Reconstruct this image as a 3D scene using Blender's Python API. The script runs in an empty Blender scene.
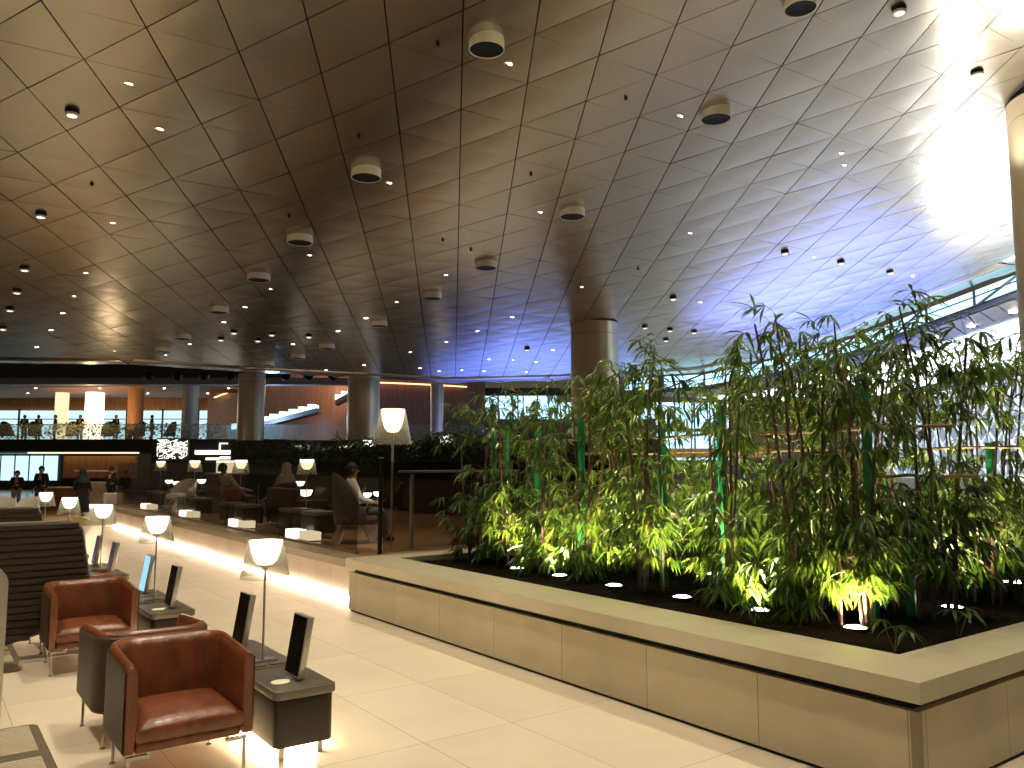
import bpy, bmesh, math, random
from math import sin, cos, pi, radians, sqrt, atan2
from mathutils import Vector, Matrix

random.seed(7)
scene = bpy.context.scene
COL = scene.collection

# ------------------------------------------------------------------ basics
CAM_H = 1.9
YAW = math.atan(597 / 814.0)
PITCH = math.atan(80 / 810.0)
FW = (sin(YAW), cos(YAW))          # horizontal viewing direction of the hall axis
RT = (cos(YAW), -sin(YAW))


def V(r, d, z):
    """hall frame (r to the right, d along the hall, z up) -> world"""
    return (FW[0] * d + RT[0] * r, FW[1] * d + RT[1] * r, z)


# ------------------------------------------------------------------ materials
MATS = {}


def mat(name, col, rough=.5, metal=0., bump=0., bscale=20., var=0., vscale=4., emit=None, estr=0., spec=.5, coat=0., stretch=None):
    m = bpy.data.materials.new(name)
    m.use_nodes = True
    nt = m.node_tree
    b = nt.nodes['Principled BSDF']
    b.inputs['Base Color'].default_value = (*col, 1)
    b.inputs['Roughness'].default_value = rough
    b.inputs['Metallic'].default_value = metal
    b.inputs['Specular IOR Level'].default_value = spec
    if coat:
        b.inputs['Coat Weight'].default_value = coat
        b.inputs['Coat Roughness'].default_value = .15
    tc = None
    if bump or var:
        tc = nt.nodes.new('ShaderNodeTexCoord')
        src = tc.outputs['Object']
        if stretch:
            mp = nt.nodes.new('ShaderNodeMapping')
            mp.inputs['Scale'].default_value = stretch
            nt.links.new(src, mp.inputs['Vector'])
            src = mp.outputs['Vector']
    if var:
        n = nt.nodes.new('ShaderNodeTexNoise')
        n.inputs['Scale'].default_value = vscale
        n.inputs['Detail'].default_value = 6
        nt.links.new(src, n.inputs['Vector'])
        cr = nt.nodes.new('ShaderNodeValToRGB')
        cr.color_ramp.elements[0].position = .3
        cr.color_ramp.elements[1].position = .7
        cr.color_ramp.elements[0].color = (*[max(0, c * (1 - var)) for c in col], 1)
        cr.color_ramp.elements[1].color = (*[min(1, c * (1 + var)) for c in col], 1)
        nt.links.new(n.outputs['Fac'], cr.inputs['Fac'])
        nt.links.new(cr.outputs['Color'], b.inputs['Base Color'])
    if bump:
        n = nt.nodes.new('ShaderNodeTexNoise')
        n.inputs['Scale'].default_value = bscale
        n.inputs['Detail'].default_value = 4
        nt.links.new(src, n.inputs['Vector'])
        bp = nt.nodes.new('ShaderNodeBump')
        bp.inputs['Strength'].default_value = bump
        bp.inputs['Distance'].default_value = .02
        nt.links.new(n.outputs['Fac'], bp.inputs['Height'])
        nt.links.new(bp.outputs['Normal'], b.inputs['Normal'])
    if emit:
        b.inputs['Emission Color'].default_value = (*emit, 1)
        b.inputs['Emission Strength'].default_value = estr
    MATS[name] = m
    return m


def glass_mat(name, tint, gloss=.12, rough=.02, body=None, bodyf=0., cap=.25):
    """thin sheet of glass: mostly see-through, mirrored by fresnel, optional milky body"""
    m = bpy.data.materials.new(name)
    m.use_nodes = True
    nt = m.node_tree
    nt.nodes.clear()
    out = nt.nodes.new('ShaderNodeOutputMaterial')
    tr = nt.nodes.new('ShaderNodeBsdfTransparent')
    tr.inputs['Color'].default_value = (*tint, 1)
    gl = nt.nodes.new('ShaderNodeBsdfGlossy')
    gl.inputs['Roughness'].default_value = rough
    gl.inputs['Color'].default_value = (1, 1, 1, 1)
    fr = nt.nodes.new('ShaderNodeLayerWeight')
    fr.inputs['Blend'].default_value = gloss
    mx = nt.nodes.new('ShaderNodeMixShader')
    mn = nt.nodes.new('ShaderNodeMath'); mn.operation = 'MINIMUM'; mn.inputs[1].default_value = cap
    nt.links.new(fr.outputs['Fresnel'], mn.inputs[0])
    nt.links.new(mn.outputs[0], mx.inputs['Fac'])
    nt.links.new(tr.outputs[0], mx.inputs[1])
    nt.links.new(gl.outputs[0], mx.inputs[2])
    last = mx
    if body:
        df = nt.nodes.new('ShaderNodeBsdfDiffuse')
        df.inputs['Color'].default_value = (*body, 1)
        tl = nt.nodes.new('ShaderNodeBsdfTranslucent')
        tl.inputs['Color'].default_value = (*body, 1)
        a = nt.nodes.new('ShaderNodeAddShader')
        nt.links.new(df.outputs[0], a.inputs[0])
        nt.links.new(tl.outputs[0], a.inputs[1])
        m2 = nt.nodes.new('ShaderNodeMixShader')
        m2.inputs['Fac'].default_value = bodyf
        nt.links.new(mx.outputs[0], m2.inputs[1])
        nt.links.new(a.outputs[0], m2.inputs[2])
        last = m2
    nt.links.new(last.outputs[0], out.inputs['Surface'])
    MATS[name] = m
    return m


def emis(name, col, strength):
    m = bpy.data.materials.new(name)
    m.use_nodes = True
    nt = m.node_tree
    nt.nodes.clear()
    out = nt.nodes.new('ShaderNodeOutputMaterial')
    e = nt.nodes.new('ShaderNodeEmission')
    e.inputs['Color'].default_value = (*col, 1)
    e.inputs['Strength'].default_value = strength
    nt.links.new(e.outputs[0], out.inputs['Surface'])
    MATS[name] = m
    return m


def leaf_mat(name, c1, c2, trans=.45):
    m = bpy.data.materials.new(name)
    m.use_nodes = True
    nt = m.node_tree
    b = nt.nodes['Principled BSDF']
    out = nt.nodes['Material Output']
    oi = nt.nodes.new('ShaderNodeNewGeometry')
    cr = nt.nodes.new('ShaderNodeValToRGB')
    cr.color_ramp.elements[0].color = (*c1, 1)
    cr.color_ramp.elements[1].color = (*c2, 1)
    nt.links.new(oi.outputs['Random Per Island'], cr.inputs['Fac'])
    nt.links.new(cr.outputs['Color'], b.inputs['Base Color'])
    b.inputs['Roughness'].default_value = .38
    b.inputs['Specular IOR Level'].default_value = .4
    tl = nt.nodes.new('ShaderNodeBsdfTranslucent')
    hs = nt.nodes.new('ShaderNodeHueSaturation')
    hs.inputs['Hue'].default_value = .47
    hs.inputs['Value'].default_value = 1.7
    nt.links.new(cr.outputs['Color'], hs.inputs['Color'])
    nt.links.new(hs.outputs['Color'], tl.inputs['Color'])
    mx = nt.nodes.new('ShaderNodeMixShader')
    mx.inputs['Fac'].default_value = trans
    nt.links.new(b.outputs[0], mx.inputs[1])
    nt.links.new(tl.outputs[0], mx.inputs[2])
    nt.links.new(mx.outputs[0], out.inputs['Surface'])
    MATS[name] = m
    return m


def joint_mat(name, col, axes, rough, jw, jcol, var=.06, vscale=1.2, bump=.02, bscale=60, spec=.5):
    """stone with straight joints; axes = [(axis index, origin, pitch)]"""
    m = mat(name, col, rough, var=var, vscale=vscale, bump=bump, bscale=bscale, spec=spec)
    nt = m.node_tree
    b = nt.nodes['Principled BSDF']
    base = b.inputs['Base Color'].links[0].from_socket
    tc = nt.nodes.new('ShaderNodeTexCoord')
    sp = nt.nodes.new('ShaderNodeSeparateXYZ')
    nt.links.new(tc.outputs['Object'], sp.inputs[0])
    acc = None
    cells = []
    for ax, o, pch in axes:
        s = nt.nodes.new('ShaderNodeMath'); s.operation = 'SUBTRACT'
        nt.links.new(sp.outputs[ax], s.inputs[0]); s.inputs[1].default_value = o
        dv = nt.nodes.new('ShaderNodeMath'); dv.operation = 'DIVIDE'
        nt.links.new(s.outputs[0], dv.inputs[0]); dv.inputs[1].default_value = pch
        fl = nt.nodes.new('ShaderNodeMath'); fl.operation = 'FLOOR'
        nt.links.new(dv.outputs[0], fl.inputs[0]); cells.append(fl.outputs[0])
        pp = nt.nodes.new('ShaderNodeMath'); pp.operation = 'PINGPONG'
        nt.links.new(s.outputs[0], pp.inputs[0]); pp.inputs[1].default_value = pch / 2
        lt = nt.nodes.new('ShaderNodeMath'); lt.operation = 'LESS_THAN'
        nt.links.new(pp.outputs[0], lt.inputs[0]); lt.inputs[1].default_value = jw / 2
        if acc is None:
            acc = lt.outputs[0]
        else:
            mxn = nt.nodes.new('ShaderNodeMath'); mxn.operation = 'MAXIMUM'
            nt.links.new(acc, mxn.inputs[0]); nt.links.new(lt.outputs[0], mxn.inputs[1])
            acc = mxn.outputs[0]
    # slab to slab tone
    cb = nt.nodes.new('ShaderNodeCombineXYZ')
    for i, c in enumerate(cells[:2]):
        nt.links.new(c, cb.inputs[i])
    wn = nt.nodes.new('ShaderNodeTexWhiteNoise'); wn.noise_dimensions = '2D'
    nt.links.new(cb.outputs[0], wn.inputs['Vector'])
    mr = nt.nodes.new('ShaderNodeMapRange')
    mr.inputs['To Min'].default_value = .93; mr.inputs['To Max'].default_value = 1.04
    nt.links.new(wn.outputs['Value'], mr.inputs['Value'])
    hs = nt.nodes.new('ShaderNodeHueSaturation')
    nt.links.new(base, hs.inputs['Color']); nt.links.new(mr.outputs[0], hs.inputs['Value'])
    mix = nt.nodes.new('ShaderNodeMixRGB')
    nt.links.new(acc, mix.inputs['Fac']); nt.links.new(hs.outputs['Color'], mix.inputs[1])
    mix.inputs[2].default_value = (*jcol, 1)
    nt.links.new(mix.outputs[0], b.inputs['Base Color'])
    return m


M_FLOOR = joint_mat('cream_stone', (.74, .655, .50), [(1, 5.0, 1.355), (0, 2.92, .745)], .22, .007, (.46, .38, .27), var=.05)
M_FASCIA = joint_mat('beige_limestone', (.50, .435, .29), [(1, 2.53, 1.03)], .42, .006, (.2, .16, .1), var=.08, vscale=2.5)
M_FASCIA_X = joint_mat('beige_limestone_end', (.50, .435, .29), [(0, 4.75, 1.03)], .42, .006, (.2, .16, .1), var=.08, vscale=2.5)
M_RIM = mat('beige_stone_coping', (.46, .41, .28), .32, var=.07, vscale=3, bump=.02, bscale=80)
M_BLACK = mat('black_gap', (.006, .006, .006), .8)
M_PANEL = mat('champagne_metal_panel', (.44, .41, .36), .27, metal=.95, var=.08, vscale=.7, bump=.10, bscale=1.1)
M_PANELGAP = mat('dark_plenum', (.006, .005, .004), .9)
M_TERRWALL = joint_mat('pale_stone_wall', (.60, .51, .45), [(1, 10.1, .62)], .45, .006, (.3, .25, .2))
M_WOOD = mat('brown_timber', (.24, .13, .055), .28, var=.35, vscale=3, stretch=(14, 1, 14), bump=.03, bscale=30)
M_WOODX = mat('golden_timber_floor', (.42, .26, .10), .22, var=.25, vscale=3, stretch=(1, 12, 1))
M_LEDGE = mat('brown_stone_edge', (.25, .19, .12), .35, var=.12, vscale=5)
M_SOIL = mat('dark_bark_mulch', (.010, .006, .004), 1.0, spec=.05, var=.5, vscale=40, bump=1.0, bscale=60)
M_LEATHER = mat('cognac_leather', (.165, .048, .015), .34, var=.35, vscale=7, bump=.35, bscale=22, coat=.2, spec=.5, stretch=(1.6, 1.6, .5))
M_SUEDE = mat('brown_hide_shell', (.062, .038, .019), .5, var=.2, vscale=9, bump=.06, bscale=120)
M_CHROME = mat('polished_chrome', (.42, .41, .39), .14, metal=1)
M_STEEL = mat('brushed_steel', (.55, .53, .50), .3, metal=1)
M_TABLEBODY = mat('dark_bronze_lacquer', (.030, .022, .014), .4)
M_TABLETOP = mat('taupe_tray', (.10, .085, .058), .42, var=.1, vscale=10)
M_TRAYRIM = mat('pewter_rim', (.20, .18, .14), .38, metal=.5)
M_SCREEN = mat('black_screen', (.003, .0025, .003), .25, spec=.06)
M_SCREENP = mat('violet_dark_screen', (.012, .009, .012), .1, emit=(.35, .22, .42), estr=.10)
M_SCREENB = emis('lit_blue_screen', (.30, .62, .95), .85)
M_SILVER = mat('silver_casing', (.62, .58, .50), .32, metal=.75)
M_PAD = mat('cream_pad', (.82, .80, .62), .5)
M_RIBBED = mat('dark_brown_ribs', (.032, .022, .013), .55, var=.12, vscale=10)
M_RIBTRIM = mat('bronze_edge', (.33, .29, .22), .35, metal=.6)
M_SLATFRAME = mat('dark_taupe_frame', (.12, .09, .06), .45, var=.1)
M_SLAT = mat('cream_slats', (.62, .54, .38), .45)
M_SHADE = glass_mat('smoky_clear_shade', (.58, .57, .50), .16, .08, body=(.30, .29, .24), bodyf=.24)
M_DIFF = emis('lamp_diffuser', (1.0, .86, .64), 3.6)
M_DIFF_BIG = emis('floor_lamp_diffuser', (1.0, .88, .60), 3.2)
M_LED = emis('led_strip', (1.0, .84, .64), 30.0)
M_UNDER = emis('under_table_led', (1.0, .80, .50), 42.0)
M_DOWN = emis('downlight_lens', (1.0, .87, .68), 28.0)
M_SPOTLENS = emis('uplight_lens', (1.0, .90, .72), 14.0)
M_SPOTLENS2 = emis('spotlight_lens', (1.0, .88, .68), 2.2)
M_WHITEBODY = mat('white_enamel', (.62, .57, .48), .4)
M_DARKBODY = mat('black_enamel', (.006, .0055, .005), .6, spec=.15)
M_GLASS = glass_mat('smoked_balustrade_glass', (.72, .70, .66), .03, .01)
M_GLASSC = glass_mat('clear_balustrade_glass', (.86, .90, .88), .12, .02, body=(.5, .55, .5), bodyf=.10)
M_LEAF = leaf_mat('bamboo_leaf', (.013, .042, .006), (.062, .115, .013), .40)
M_LEAFD = leaf_mat('hedge_leaf', (.010, .022, .006), (.022, .045, .012), .2)
M_LEAFA = leaf_mat('amber_glow_shrub_leaf', (.30, .26, .08), (.50, .40, .14), .3)  # amber glow along the mezzanine edge is put into the leaf colour
M_CANE = mat('brown_cane', (.060, .024, .012), .5, var=.4, vscale=20, stretch=(1, 1, 6))
M_TWIG = mat('green_brown_twig', (.11, .08, .03), .55)
M_POST = mat('green_plastic_post', (.012, .17, .065), .4)
M_RAIL = mat('dry_bamboo_rail', (.20, .14, .065), .5, var=.3, vscale=10)
M_COLUMN = mat('beige_metal_column', (.42, .36, .26), .33, metal=.75, var=.06, vscale=1)
M_PILLAR = mat('cream_stone_pillar', (.66, .57, .40), .5, var=.05, vscale=2)
M_DARKWALL = mat('dark_brown_wall', (.022, .016, .011), .5, var=.3, vscale=2)
M_BLACKBAND = mat('black_fascia', (.005, .005, .005), .5)
M_GREYBAND = mat('grey_bulkhead', (.20, .19, .16), .5)
M_WARMWOOD = mat('orange_wood_panelling', (.36, .16, .065), .65, spec=.2, var=.2, vscale=2, stretch=(3, 3, .4))
M_REDWOOD = mat('reddish_wood_wall', (.24, .12, .075), .4, var=.2, vscale=2, stretch=(4, 4, .3))
M_DAY = emis('daylight_pane', (.60, .90, 1.0), .85)
M_DAYB = emis('blue_daylight_pane', (.42, .78, 1.0), 1.6)
M_DAYW = emis('white_daylight_panel', (.80, .91, 1.0), 2.8)
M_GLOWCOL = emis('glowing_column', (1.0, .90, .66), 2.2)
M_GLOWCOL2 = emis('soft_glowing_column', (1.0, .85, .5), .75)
M_COVE = emis('orange_cove_line', (1.0, .50, .22), 2.2)
M_TREAD = emis('lit_stair_tread', (.55, .82, 1.0), 2.0)
M_LANTERN = emis('lit_lantern', (1.0, .92, .74), 2.6)
M_LANTERN2 = emis('soft_lantern', (1.0, .84, .58), .9)
M_SIGN = emis('lit_white_tracery', (1.0, .93, .80), 1.6)
M_FRAME = mat('dark_steel_frame', (.02, .024, .028), .5)
M_DAYDIM = emis('dim_blue_glazing', (.50, .66, .85), .42)
M_LATTICE = mat('white_lattice', (.80, .82, .84), .5)
M_GREYBEAM = mat('slate_beam', (.06, .075, .10), .5)
M_STONEBAR = mat('veined_stone_bar', (.36, .28, .21), .4, var=.3, vscale=2)
M_SKIN = mat('skin', (.48, .28, .19), .5)
M_BLACKCLOTH = mat('black_cloth', (.008, .008, .010), .8)
M_GREYCLOTH = mat('grey_cloth', (.10, .09, .08), .8)
M_BEIGECLOTH = mat('beige_cloth', (.42, .34, .24), .8)
M_BLUECLOTH = mat('blue_cloth', (.10, .17, .34), .8)
M_WHITECLOTH = mat('white_cloth', (.72, .68, .60), .8)
M_HAIR = mat('dark_hair', (.012, .009, .007), .6)
M_WEAVE = mat('dark_wicker', (.05, .042, .035), .6, bump=.3, bscale=60)
M_DARKUPH = mat('dark_upholstery', (.05, .028, .018), .5)
M_WHITEUPH = mat('cream_upholstery', (.62, .57, .48), .6)


# ------------------------------------------------------------------ mesh builder
class MB:
    def __init__(s):
        s.v = []; s.f = []; s.mi = []; s.cur = 0

    def add(s, vs, fs):
        o = len(s.v)
        s.v.extend([tuple(v) for v in vs])
        for f in fs:
            s.f.append(tuple(i + o for i in f)); s.mi.append(s.cur)
        return s

    def box(s, x0, x1, y0, y1, z0, z1):
        vs = [(x0, y0, z0), (x1, y0, z0), (x1, y1, z0), (x0, y1, z0), (x0, y0, z1), (x1, y0, z1), (x1, y1, z1), (x0, y1, z1)]
        return s.add(vs, [(0, 3, 2, 1), (4, 5, 6, 7), (0, 1, 5, 4), (1, 2, 6, 5), (2, 3, 7, 6), (3, 0, 4, 7)])

    def vbox(s, r0, r1, d0, d1, z0, z1):
        vs = [V(r0, d0, z0), V(r1, d0, z0), V(r1, d1, z0), V(r0, d1, z0), V(r0, d0, z1), V(r1, d0, z1), V(r1, d1, z1), V(r0, d1, z1)]
        return s.add(vs, [(0, 3, 2, 1), (4, 5, 6, 7), (0, 1, 5, 4), (1, 2, 6, 5), (2, 3, 7, 6), (3, 0, 4, 7)])

    def prism(s, poly, z0, z1):
        n = len(poly)
        vs = [(x, y, z0) for x, y in poly] + [(x, y, z1) for x, y in poly]
        fs = [tuple(range(n - 1, -1, -1)), tuple(range(n, 2 * n))]
        fs += [(i, (i + 1) % n, n + (i + 1) % n, n + i) for i in range(n)]
        return s.add(vs, fs)

    def rbox(s, x0, x1, y0, y1, z0, z1, r, seg=5, e=.008):
        """box with rounded vertical corners and eased top/bottom edges"""
        def ring(ins, z):
            out = []
            rr = max(r - ins, .001)
            for cx, cy, a0 in ((x1 - r, y1 - r, 0), (x0 + r, y1 - r, 90), (x0 + r, y0 + r, 180), (x1 - r, y0 + r, 270)):
                for k in range(seg + 1):
                    a = radians(a0 + 90 * k / seg)
                    out.append((cx + rr * cos(a), cy + rr * sin(a), z))
            return out
        rings = [ring(e, z0), ring(e * .3, z0 + e * .3), ring(0, z0 + e), ring(0, z1 - e), ring(e * .3, z1 - e * .3), ring(e, z1)]
        n = len(rings[0]); vs = []; fs = []
        for rg in rings: vs += rg
        for k in range(len(rings) - 1):
            for i in range(n):
                j = (i + 1) % n
                fs.append((k * n + i, k * n + j, (k + 1) * n + j, (k + 1) * n + i))
        fs.append(tuple(range(n - 1, -1, -1)))
        fs.append(tuple(range((len(rings) - 1) * n, len(rings) * n)))
        return s.add(vs, fs)

    def lathe(s, prof, seg=24, c=(0, 0, 0), caps=True):
        vs = []; fs = []; n = len(prof)
        for k in range(seg):
            a = 2 * pi * k / seg
            for r, z in prof:
                vs.append((c[0] + r * cos(a), c[1] + r * sin(a), c[2] + z))
        for k in range(seg):
            k2 = (k + 1) % seg
            for i in range(n - 1):
                fs.append((k * n + i, k2 * n + i, k2 * n + i + 1, k * n + i + 1))
        if caps:
            if prof[0][0] > 1e-4: fs.append(tuple(k * n for k in range(seg - 1, -1, -1)))
            if prof[-1][0] > 1e-4: fs.append(tuple(k * n + n - 1 for k in range(seg)))
        return s.add(vs, fs)

    def tube(s, pts, r, seg=8, caps=True):
        pts = [Vector(p) for p in pts]
        rs = r if isinstance(r, (list, tuple)) else [r] * len(pts)
        vs = []; fs = []
        up = Vector((0, 0, 1)); prev = None
        for i, p in enumerate(pts):
            t = (pts[min(i + 1, len(pts) - 1)] - pts[max(i - 1, 0)])
            if t.length < 1e-9: t = Vector((0, 0, 1))
            t.normalize()
            if prev is None:
                a = t.cross(up)
                if a.length < 1e-3: a = t.cross(Vector((1, 0, 0)))
            else:
                a = prev - t * prev.dot(t)
            a.normalize(); prev = a
            b = t.cross(a)
            for k in range(seg):
                an = 2 * pi * k / seg
                vs.append(p + (a * cos(an) + b * sin(an)) * rs[i])
        for i in range(len(pts) - 1):
            for k in range(seg):
                k2 = (k + 1) % seg
                fs.append((i * seg + k, i * seg + k2, (i + 1) * seg + k2, (i + 1) * seg + k))
        if caps:
            fs.append(tuple(range(seg - 1, -1, -1)))
            fs.append(tuple(range((len(pts) - 1) * seg, len(pts) * seg)))
        return s.add(vs, fs)

    def build(s, name, m, parent=None, smooth=False, angle=35, loc=None):
        me = bpy.data.meshes.new(name)
        me.from_pydata(s.v, [], s.f)
        ms = m if isinstance(m, (list, tuple)) else [m]
        for x in ms: me.materials.append(x)
        if len(ms) > 1:
            for p, i in zip(me.polygons, s.mi): p.material_index = i
        bm = bmesh.new(); bm.from_mesh(me)
        if len(bm.faces) < 20000:
            bmesh.ops.recalc_face_normals(bm, faces=bm.faces)
        if smooth:
            for f in bm.faces: f.smooth = True
            lim = radians(angle)
            for e in bm.edges:
                if len(e.link_faces) == 2 and e.calc_face_angle(0) > lim: e.smooth = False
        bm.to_mesh(me); bm.free()
        o = bpy.data.objects.new(name, me)
        COL.objects.link(o)
        if parent is not None: o.parent = parent
        if loc is not None: o.location = loc
        return o


WIN = [0]


def win(label):
    WIN[0] += 1
    o = thing('window_%d' % WIN[0], label, 'window')
    o['kind'] = 'structure'
    return o


def tag(o, label=None, cat=None, group=None, kind=None):
    if label: o['label'] = label
    if cat: o['category'] = cat
    if group: o['group'] = group
    if kind: o['kind'] = kind
    return o


def thing(name, label, cat, loc=(0, 0, 0), rz=0., group=None):
    o = bpy.data.objects.new(name, None)
    COL.objects.link(o)
    o.empty_display_size = .1
    o.location = loc; o.rotation_euler = (0, 0, rz)
    return tag(o, label, cat, group)


def struct(o):
    o['kind'] = 'structure'
    return o


def kids(o):
    return [c for c in bpy.data.objects if c.parent is o]


def dup(root, loc=None, rz=None, label=None, group=None, scale=None):
    k0 = list(root.children)
    r = root.copy(); COL.objects.link(r)
    if loc is not None: r.location = loc
    if rz is not None: r.rotation_euler = (0, 0, rz)
    if scale is not None: r.scale = scale
    if label: r['label'] = label
    if group: r['group'] = group
    for ch in k0:
        c = ch.copy(); COL.objects.link(c); c.parent = r
        for g in list(ch.children):
            d = g.copy(); COL.objects.link(d); d.parent = c
    return r


def light(name, kind, loc, energy, col=(1, .8, .58), size=.1, rot=None, target=None, spot=60, blend=.6):
    l = bpy.data.lights.new(name, kind)
    l.energy = energy; l.color = col
    if kind == 'SPOT':
        l.spot_size = radians(spot); l.spot_blend = blend; l.shadow_soft_size = size
    elif kind == 'POINT':
        l.shadow_soft_size = size
    elif kind == 'AREA':
        l.size = size
    o = bpy.data.objects.new(name, l)
    COL.objects.link(o); o.location = loc
    if target is not None:
        o.rotation_euler = (Vector(target) - Vector(loc)).to_track_quat('-Z', 'Y').to_euler()
    elif rot: o.rotation_euler = rot
    return o


ORD = ['first', 'second', 'third', 'fourth', 'fifth', 'sixth', 'seventh', 'eighth', 'ninth', 'tenth', 'eleventh', 'twelfth',
       'thirteenth', 'fourteenth', 'fifteenth', 'sixteenth', 'seventeenth', 'eighteenth', 'nineteenth', 'twentieth']

# ================================================================== SETTING
struct(MB().box(-14, 40, -8, 70, -.2, 0).build('floor', M_FLOOR))
struct(MB().box(-12, 4.9, 28.4, 60, 0, .006).build('floor_timber', M_WOODX))

# ---- ceiling: shallow belly of triangular metal panels -------------------------------------------------
S = 1.25
CQ = (6.405, .1526, -1.0768, -.0033, -.0364, .089)
LO = (.8261, 10.9481); LPH = -1.0832


def ceil_z(x, y):
    X = x / S / 5; Y = y / S / 5
    return S * (CQ[0] + CQ[1] * X + CQ[2] * Y + CQ[3] * X * X + CQ[4] * X * Y + CQ[5] * Y * Y) + CAM_H


def node(a, r):
    x = LO[0] + a * cos(LPH) + r * cos(LPH + 2 * pi / 3)
    y = LO[1] + a * sin(LPH) + r * sin(LPH + 2 * pi / 3)
    return x * S, y * S


EDGE = [(28.2, -9), (28.3, 5), (28.55, 10.96), (29.2, 14.6), (30.6, 19.5), (29.58, 25.35), (26.51, 27.75), (23, 30.3), (19.49, 32.4), (15.74, 32.9),
        (11.09, 33.8), (6.52, 34.2), (2.41, 36.65), (-4, 38.5), (-12, 40), (-12, -9)]


def inside(x, y, poly):
    c = False; n = len(poly)
    for i in range(n):
        x0, y0 = poly[i]; x1, y1 = poly[i - 1]
        if (y0 > y) != (y1 > y) and x < (x1 - x0) * (y - y0) / (y1 - y0) + x0: c = not c
    return c


pan = MB(); back = MB()
GA, GB, GC = .010, .008, .0022
rng = random.Random(3)


def tri_inset(p, g):
    """move each edge i (p[i]->p[i+1]) inward by g[i]"""
    n = 3
    ctr = (sum(q[0] for q in p) / 3, sum(q[1] for q in p) / 3)
    L = []
    for i in range(3):
        a = p[i]; b = p[(i + 1) % 3]
        dx, dy = b[0] - a[0], b[1] - a[1]; l = sqrt(dx * dx + dy * dy)
        nx, ny = -dy / l, dx / l
        if (ctr[0] - a[0]) * nx + (ctr[1] - a[1]) * ny < 0: nx, ny = -nx, -ny
        L.append((nx, ny, nx * a[0] + ny * a[1] + g[i]))
    out = []
    for i in range(3):
        a1, b1, c1 = L[i - 1]; a2, b2, c2 = L[i]
        D = a1 * b2 - a2 * b1
        out.append(((c1 * b2 - c2 * b1) / D, (a1 * c2 - a2 * c1) / D))
    return out


for a in range(-45, 50):
    for r in range(-45, 50):
        p00, p10, p11, p01 = node(a, r), node(a + 1, r), node(a + 1, r + 1), node(a, r + 1)
        for tri, g in (((p00, p10, p11), (GB, GA, GC)), ((p00, p11, p01), (GC, GB, GA))):
            cx = sum(q[0] for q in tri) / 3; cy = sum(q[1] for q in tri) / 3
            if not inside(cx, cy, EDGE): continue
            # flat panel: heights of its own corners, with a hair of random tilt
            t0, t1 = rng.uniform(-.007, .007), rng.uniform(-.007, .007)
            q = tri_inset(tri, g)
            z0 = ceil_z(cx, cy)
            hz = [ceil_z(*w) + (w[0] - cx) * t0 + (w[1] - cy) * t1 for w in q]
            vs = [(w[0], w[1], h) for w, h in zip(q, hz)] + [(w[0], w[1], h + .03) for w, h in zip(q, hz)]
            # shallow pillow: rows of a subdivided triangle sagging a few millimetres in the middle
            n_ = 4; pv = []; ix = {}
            for i_ in range(n_ + 1):
                for j_ in range(n_ + 1 - i_):
                    l0, l1, l2 = 1 - (i_ + j_) / n_, i_ / n_, j_ / n_
                    sag = -.010 * 27 * l0 * l1 * l2 - .004 * (l0 * l1 + l1 * l2 + l2 * l0)
                    ix[i_, j_] = len(pv)
                    pv.append(tuple(vs[0][c] * l0 + vs[1][c] * l1 + vs[2][c] * l2 + (sag if c == 2 else 0) for c in range(3)))
            pf = []
            for i_ in range(n_):
                for j_ in range(n_ - i_):
                    pf.append((ix[i_, j_], ix[i_, j_ + 1], ix[i_ + 1, j_]))
                    if j_ < n_ - i_ - 1: pf.append((ix[i_ + 1, j_], ix[i_, j_ + 1], ix[i_ + 1, j_ + 1]))
            pan.add(pv, pf)
            pan.add(vs, [(0, 1, 4, 3), (1, 2, 5, 4), (2, 0, 3, 5)])
            back.add([(w[0], w[1], ceil_z(*w) + .09) for w in tri], [(0, 2, 1)])
# smooth border strip along the free edge
ne = len(EDGE)
for i in range(ne - 3):
    a, b_ = Vector(EDGE[i]), Vector(EDGE[i + 1])
    L_ = (b_ - a).length; n_ = max(1, int(L_ / .8))
    d_ = (b_ - a) / L_; nn_ = Vector((-d_.y, d_.x))
    for k in range(n_):
        q = [a + d_ * L_ * k / n_, a + d_ * L_ * (k + 1) / n_]
        q += [q[1] + nn_ * 1.25, q[0] + nn_ * 1.25]
        pan.add([(w.x, w.y, ceil_z(w.x, w.y) - .03) for w in q] + [(w.x, w.y, ceil_z(w.x, w.y) + .35) for w in q], [(0, 1, 2, 3), (0, 4, 5, 1), (2, 6, 7, 3)])
co_ = struct(pan.build('ceiling', M_PANEL))
for p in co_.data.polygons: p.use_smooth = True
struct(back.build('ceiling_plenum', M_PANELGAP))

# ---- planter ----------------------------------------------------------------------------------------
PX0, PX1, PY0, PY1 = 4.66, 12.4, 2.47, 9.95
RT_Z, RB_Z = .675, .555
IX, IY0, IY1, IX1 = 5.2, 2.86, 9.58, 11.8
b = MB()
b.prism([(4.62, 2.43), (5.2, 2.86), (5.2, 9.58), (4.62, 10.0)], RB_Z, RT_Z)
b.prism([(4.62, 2.43), (12.45, 2.43), (11.8, 2.86), (5.2, 2.86)], RB_Z, RT_Z)
b.prism([(12.45, 2.43), (12.45, 10.0), (11.8, 9.58), (11.8, 2.86)], RB_Z, RT_Z)
b.prism([(4.62, 10.0), (5.2, 9.58), (11.8, 9.58), (12.45, 10.0)], RB_Z, RT_Z)
planter = thing('planter', 'long low stone planter box full of bamboo with a thick beige coping', 'planter', (PX0, PY0, 0))


def pbuild(mb, name, m, parent, **k):
    """world-space mesh parented to a thing that sits at a location without rotation"""
    o = mb.build(name, m, parent, **k)
    o.location = tuple(-c for c in parent.location)
    return o


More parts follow.
